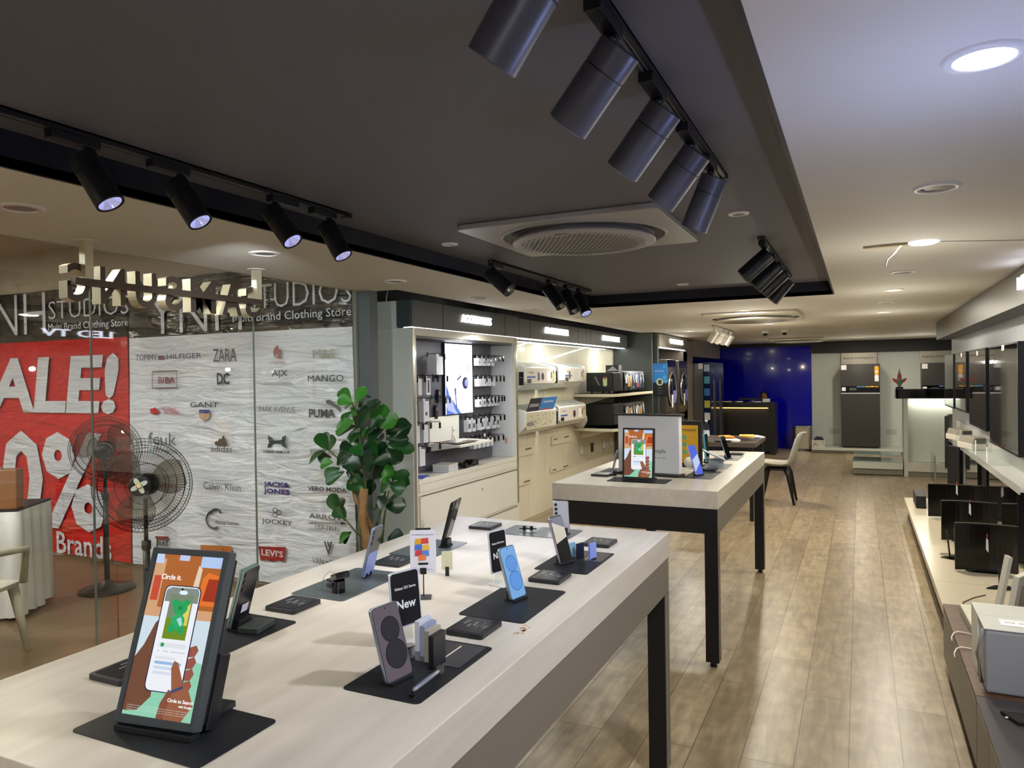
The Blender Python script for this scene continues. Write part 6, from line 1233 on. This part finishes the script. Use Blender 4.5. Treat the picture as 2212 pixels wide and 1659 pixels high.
g = 'wall televisions with dark reflecting screens'
t1 = tv('nearest wall television at the right edge of the view, a star label at its top', 1.0, 6.14, 7.38, .985, 1.80, g); tv('second wall television from the right edge', 1.0, 7.60, 8.66, 1.06, 1.80, g); tv('third wall television, smaller', 1.0, 8.90, 9.86, 1.16, 1.80, g); tv('farthest and narrowest wall television', 1.0, 10.06, 11.02, 1.15, 1.80, g)
for i, (y, z) in enumerate(((6.75, 1.77), (8.1, 1.76), (9.3, 1.77))): 
    t = site('star_label', ['red and white star label on the nearest wall television', 'red and white star label on the second wall television', 'red and white star label on the third wall television'][i], 'sticker', (.998, y, z), 'star labels'); B('label', (.9975, .9985, y-.09, y+.02, z-.02, z+.02), PURE, t); MB().use(mat('label_red', '#b83a3a', .5)).lathe([(.014, 0), (.014, .0005), (.007, .0006), (.007, .0001)], (.9974, y-.03, z), 16, (-1, 0, 0)).build('print', t)
g2 = 'large low televisions standing under the wall shelf'
for i, (a, b) in enumerate(((6.18, 7.46), (7.60, 9.0))):
    t = tv(['big low television nearest the view, reflecting the floor', 'big low television behind the first, reflecting the floor'][i], 1.0, a, b, .245, .80, g2, .06, 'floor_television')
    for y in (a+.2, b-.25): MB().use(M_TV).box(.98, 1.06, y-.02, y+.02, .204, .244).build('stand_foot', t)
t = site('star_label', 'red star label on the top corner of the big low television', 'sticker', (.998, 6.6, .76), 'star labels'); B('label', (.9965, .9985, 6.50, 6.66, .735, .775), PURE, t); MB().use(mat('label_red')).lathe([(.014, 0), (.014, .0005)], (.9964, 6.61, .755), 16, (-1, 0, 0)).build('print', t)
# LED TV sign on the bulkhead
t = site('lit_sign', 'glowing LED TV lettering on the bulkhead at the right edge', 'sign', (.9, 5.1, 2.12)); mb = MB(); text_mb(mb, 'LED TV', (.8995, 5.05, 2.13), (0, -1, 0), ZR, w=.78, h=.075, m=mat('letter_glow_blue', '#ffffff', emit=6, ecol='#e6e8ff'), ext=.016, bold=.012); mb.build('lit_letters', t)
# wall shelf with boxes
t = site('wall_ledge', 'long glossy white shelf above the low televisions', 'shelf', (1.0, 8.2, .82)); MB().use(WHTG).box(.92, XW-.001, 5.6, 10.4, .815, .838).build('board', t, .002); MB().use(mat('acrylic_front', '#d8d8d4', .08, coat=.4)).box(.915, .9195, 5.6, 10.4, .80, .85).build('front_lip', t); B('wall_panel', (1.083, XW-.001, 5.6, 10.6, .84, .98), WHTG, t)
for y in (6.9, 7.9, 9.2): MB().use(M_PANE).box(.93, 1.08, y-.004, y+.004, .84, .97).build('clear_divider', t)
for i, (y, z, L) in enumerate(((8.35, .839, .36), (9.35, .839, .40))):
    t = thing('projector_box', ['nearer grey-topped box with a dark end on the wall shelf', 'farther grey-topped box with a dark end on the wall shelf'][i], 'device', (.985, y, z), .25, 'grey devices on the wall shelf'); MB().use(mat('device_white', '#d2cfc4', .4)).prism([(-.07, 0), (.07, 0), (.07, .06), (-.07, .06)], -L/2, L/2, 'y').build('lower_casing', t, .006); MB().use(mat('device_grey', '#8d887c', .45)).prism([(-.065, .061), (.065, .061), (.05, .12), (-.05, .12)], -L/2, L/2-.02, 'y').build('upper_casing', t, .004); B('dark_end', (-.045, .045, -L/2-.003, -L/2-.0003, .066, .112), mat('device_end', '#2b2426', .3), t)
t = thing('cable_heap', 'dark cables curling between the boxes on the wall shelf', 'cables', (1.03, 8.85, .839)); MB().use(BLK).tube([(.02*math.sin(k*1.1), .10*math.sin(k*.55), .007+.03*abs(math.sin(k*.8))) for k in range(18)], .006, 6).build('cable_loops', t)
for i, y in enumerate((7.1, 7.75)):
    t = thing('price_stand', ['white price tag with a red top on the wall shelf, nearer', 'white price tag on the wall shelf, farther'][i], 'price tag', (.94, y, .839), 0, 'price tags on the wall shelf'); MB().use(PURE).box(-.002, .002, -.025, .025, .0, .13).build('card', t); MB().use(mat('label_red')).box(-.0025, .0025, -.012, .012, .131, .15).build('clip', t)
t = thing('monitor_on_arm', 'thin dark monitor seen edge-on at shelf height beside the farthest television', 'monitor', (.93, 9.95, .42), math.radians(-10)); MB().use(BLK).box(-.012, .03, -.24, .24, .06, .66).build('panel', t, .004); MB().use(BLKG).box(-.0135, -.0125, -.23, .23, .075, .65).build('screen', t); MB().use(SILV).box(-.02, .0, -.24, .24, .045, .059).build('lower_lip', t); MB().use(BLK).box(.0, .03, -.03, .03, -.215, .045).build('stem', t); MB().use(BLK).tube([(.03, .0, .1), (.06, -.05, .0), (.03, -.1, -.15), (.05, -.06, -.21)], .004, 6).build('cable', t)
# platform along the right wall
M_PLR = mat('cream_platform', '#ded3b8', .22, coat=.2)
t = site('wall_platform', 'long low cream platform along the right wall carrying monitors', 'platform', (.75, 7.0, 0)); MB().use(M_PLR).box(.435, XW-.002, 4.53, 9.2, .15, .2).build('top_slab', t, .002); B('toe_kick', (.47, XW-.002, 4.53, 9.18, 0, .1495), mat('kick_brown', '#1a120d', .6), t)
for y in (5.6, 7.4): B('slab_joint', (.436, XW-.003, y-.001, y+.001, .2001, .2005), mat('joint_brown', '#8e8468', .6), t)
def monitor(label, x, y, w=.37, h=.32, z0=.212, rz=0, curved=True):
    t = thing('display_monitor', label, 'monitor', (x, y, .2005), rz, 'black curved monitors on the cream platform')
    n = 12; fr = [(-w/2+w*i/n, .035*(1-(2*i/n-1)**2)) for i in range(n+1)]; bk = [(p[0], p[1]+.022) for p in fr[::-1]]
    MB().use(mat('monitor_black', '#191714', .35)).prism(fr+bk, z0-.2, z0-.2+h).build('housing', t, .002); MB().use(mat('monitor_screen', '#100e0c', .18)).prism([(p[0]*.98, p[1]-.0018) for p in fr]+[(p[0]*.98, p[1]-.0004) for p in fr[::-1]], z0-.19, z0-.2+h-.008).build('screen', t)
    MB().use(mat('monitor_top', '#4f483c', .4)).prism([(p[0], p[1]+.001) for p in fr]+[(p[0], p[1]-.001) for p in bk], z0-.2+h+.0004, z0-.2+h+.002).build('top_edge', t)
    MB().use(BLK).tube([(-.05, .07, .004), (-.05, .06, .15)], .008).tube([(.05, .07, .004), (.05, .06, .15)], .008).build('stand_legs', t); MB().use(BLKG).prism(rrect(.24, .14, .05, 5, 0, .08), 0, .008).build('stand_base', t); return t
monitor('nearest black monitor on the cream platform, a white tag hanging on it', .775, 5.92, .37, .325); monitor('middle black monitor on the cream platform', .79, 6.92, .39, .322); monitor('farthest black monitor on the cream platform', .81, 8.0, .46, .31)
for i, (x, y, z) in enumerate(((.785, 5.952, .36), (.80, 6.952, .44), (.82, 8.032, .44))):
    t = thing('hanging_tag', ['white price tag hanging on the nearest monitor', 'small price tag hanging on the middle monitor', 'tiny price tag hanging on the farthest monitor'][i], 'price tag', (x, y, z), 0, 'tags hanging on the monitors'); MB().use(PURE).prism([(-.008, .0), (.008, -.02), (.006, .07), (-.006, .08)], 0, .001, 'y').build('card', t); MB().use(mat('label_red')).box(-.003, .003, -.001, .001, .08, .11).build('string', t)
t = thing('sound_bar', 'short black speaker box at the far end of the cream platform', 'speaker', (.555, 8.6, .2005), 0); MB().use(BLK).box(-.045, .045, -.1, .35, 0, .125).build('casing', t, .004); MB().use(mat('speaker_mesh', '#2a2826', .6)).box(-.0465, -.0455, -.095, .345, .005, .12).build('mesh', t)
t = thing('stand_tray', 'clear and black monitor base on the cream platform', 'stand', (.60, 6.35, .2005), -.3); MB().use(BLKG).prism([(-.05, -.06), (.06, -.09), (.12, .02), (.02, .08)], 0, .006).build('base', t); MB().use(M_PANE).lathe([(.06, .012), (.065, .02), (.0001, .022)], n=24).build('clear_dish', t); MB().use(BLK).tube([(0, .0, .006), (-.02, .0, .20)], .006).tube([(.04, .0, .006), (.03, .0, .22)], .006).build('rods', t)
t = thing('standing_screen', 'tall dark slim screen on a stand behind the monitors', 'monitor', (.88, 8.75, .2005), math.radians(20)); MB().use(BLK).box(-.02, .02, -.12, .12, .03, .62).build('panel', t, .003); MB().use(BLKG).prism(rrect(.16, .16, .03), 0, .01).build('base', t); MB().use(BLK).box(-.012, .012, -.02, .02, .01, .03).build('stem', t)
# low cabinet
M_WAL = grain('walnut_top', (74, 52, 33), (108, 79, 50), (2, 22, 2), .45, wav=3); M_OLV = mat('cabinet_olive', '#6f6754', .42)
t = site('low_cabinet', 'low cabinet with a brown wood top and olive doors along the aisle', 'cabinet', (.75, 3.9, 0)); B('top', (.392, XW-.002, 3.285, 4.52, .335, .352), M_WAL, t, .001); MB().use(mat('carcass_dark', '#3b3328', .5)).box(.41, XW-.003, 3.29, 4.515, .07, .334).build('carcass', t); B('toe_kick', (.45, XW-.01, 3.3, 4.5, 0, .0695), mat('kick_brown'), t)
for k, (a, b) in enumerate(((3.75, 4.51), (3.29, 3.745))):
    d = B('door', (.393, .409, a, b, .072, .325), M_OLV, t, .001); B('door_edge', (.3925, .409, a+.01, b-.01, .3255, .3305), mat('edge_metal'), d)
t = site('dark_cabinet', 'low dark grey cabinet nearest the viewer at the right edge', 'cabinet', (.75, 2.8, 0)); B('top', (.392, XW-.002, 2.0, 3.28, .335, .352), mat('grey_top', '#3d3835', .35), t, .001); MB().use(mat('carcass_dark')).box(.41, XW-.003, 2.005, 3.278, .07, .334).build('carcass', t); B('toe_kick', (.45, XW-.01, 2.01, 3.27, 0, .0695), mat('kick_brown'), t)
for k, (a, b) in enumerate(((2.98, 3.275), (2.01, 2.975))):
    d = B('door', (.393, .409, a, b, .072, .325), M_OLV, t, .001); B('door_edge', (.3925, .409, a+.01, b-.01, .3255, .3305), mat('edge_metal'), d)
# things on the cabinets
t = thing('wrapped_appliance', 'boxy white appliance in clear plastic with a blue light on the brown cabinet', 'appliance', (.62, 3.52, .353), 0); MB().use(mat('appliance_face', '#8d8f90', .35)).box(-.19, .30, -.20, -.02, .0, .245).build('front_body', t, .012, 3); MB().use(mat('appliance_white', '#d8d8cc', .3)).box(-.195, .305, -.02, .16, .0, .252).box(-.195, .305, -.20, -.02, .246, .2515).build('rear_shell', t, .006)
MB().use(mat('blue_dot', '#3050ff', emit=5, ecol='#2c4cff')).lathe([(.004, 0), (.0001, .001)], (-.02, -.2005, .16), 10, NY).build('status_light', t); mb = MB().use(M_WRAP)
for k in range(5): mb.tube([(-.06+.02*k, -.203, .22-.03*k), (-.03+.03*k, -.206, .12-.01*k), (-.04+.02*k, -.203, .06)], .0018, 4)
mb.build('plastic_wrap', t); mb = MB().use(M_WRAP).tube([(-.198, -.19, .24), (-.205, -.1, .12), (-.198, -.15, .02)], .008, 6); mb.build('film_edge', t)
mb = MB().use(PURE).box(-.13, .06, -.14, -.06, .2523, .2532); text_mb(mb, 'DLP  4K  100-240V', (-.035, -.10, .2533), XR, YR, w=.15, m=INK, ext=.0002); mb.build('rating_label', t)
MB().use(mat('appliance_white')).tube([(.10, -.2, .12), (.02, -.24, .06), (-.08, -.36, .004), (-.16, -.42, .004)], .004, 6).build('power_lead', t)
t = thing('long_white_box', 'long narrow white box lying on the brown cabinet', 'box', (.49, 4.10, .353), math.radians(2)); MB().use(mat('carton_cream', '#cfcab2', .5)).box(-.025, .03, -.26, .28, 0, .045).build('carton', t, .002); B('side_face', (-.027, -.0255, -.255, .275, .003, .042), mat('carton_shade', '#b4b9a8', .5), t)
for i, (y, x) in enumerate(((4.02, .474), (3.80, .463))):
    t = thing('white_cable', ['far white cable looping over the edge of the brown cabinet', 'near white cable looping over the edge of the brown cabinet'][i], 'cable', (x, y, .353), 0, 'white cables over the cabinet edge'); MB().use(mat('cable_white', '#e6dfc8', .4)).tube([(.03, -.02, .004), (-.03, .01, .005), (-.062, .012, .006), (-.082, -.01, .005), (-.0935, -.03, -.010), (-.0935, -.05, -.022)], .0032, 8).build('cable', t)
t = thing('picture_frame', 'framed grey picture with an orange blur leaning at the right edge', 'picture frame', (.66, 4.10, .353), math.radians(-28)); M = Matrix.Rotation(.16, 4, 'Y')
mb = MB().use(mat('frame_cream', '#d6d3c0', .35)); mb.xf(M); 
for a in ((-.012, .012, -.16, .16, .0, .05), (-.012, .012, -.16, .16, .27, .32), (-.012, .012, -.16, -.11, .05, .27), (-.012, .012, .11, .16, .05, .27)): mb.box(*a)
mb.build('frame', t, .002); mb = MB().use(mat('picture_grey', '#a49c8a', .3)); mb.xf(M); mb.box(-.002, .002, -.11, .11, .05, .27); mb.use(mat('picture_orange', '#c98a5a', .4)).lathe([(.02, 0), (.001, .0005)], (-.0025, 0, .15), 16, (-1, 0, 0)); mb.build('picture', t)
t = thing('frame_sample', 'white printed strip standing up beside the leaning picture frame', 'box', (.60, 4.30, .353), math.radians(10)); M = Matrix.Rotation(.18, 4, 'Y'); mb = MB().use(mat('strip_white', '#c4c2b4', .5)); mb.xf(M); mb.box(-.008, .008, -.03, .03, 0, .33); mb.build('strip', t)
t = thing('brown_cable', 'thin brown cable curling on the cream platform by the picture frame', 'cable', (.62, 5.1, .2005)); MB().use(mat('cable_brown', '#5a3a2c', .5)).tube([(.10, -.25, .004), (.0, -.22, .004), (-.08, -.12, .004), (-.07, .02, .005), (.0, .1, .02), (.06, .14, .03)], .004, 6).build('cable', t)
t = thing('tilted_monitor_base', 'small dark base with a stem behind the picture frame', 'stand', (.80, 5.55, .2005)); MB().use(BLK).prism([(-.08, -.04), (.08, -.02), (.06, .06), (-.02, .05)], 0, .008).build('base', t); MB().use(BLK).box(-.008, .008, -.005, .01, .008, .12).build('stem', t)
t = thing('panel_samples', 'stack of dark leaning panels behind the picture frame at the right edge', 'panels', (.90, 5.0, .2005), math.radians(-30))
for k in range(3): mb = MB().use((BLK, mat('panel_brown', '#5e4634', .4), WHTG)[k]); mb.xf(Matrix.Translation((.045*k, 0, 0)) @ Matrix.Rotation(.1, 4, 'Y')); mb.box(-.01, .01, -.24, .24, 0.004, .42-.04*k); mb.build('panel', t)
t = thing('bagged_accessory', 'packet with a purple window and barcode on the dark cabinet', 'packet', (.60, 3.02, .353), .5); MB().use(mat('packet_purple', '#2a2448', .2)).box(-.04, .05, -.035, .02, .03, .055).build('packet', t, .004); MB().use(mat('packet_white', '#d2ccc4', .4)).box(-.045, .055, -.045, .025, 0, .0295).build('box', t, .003); MB().use(BLK).box(-.02, -.0, -.0462, -.0452, .006, .022).build('barcode', t)
t = thing('black_cloth', 'folded black cloth pad on the dark cabinet beside the packet', 'cloth', (.50, 3.12, .353)); MB().use(mat('cloth_black', '#100e0e', .8)).prism([(-.05, .02), (-.01, -.06), (.04, -.06), (.05, .03)], 0, .012).build('pad', t)
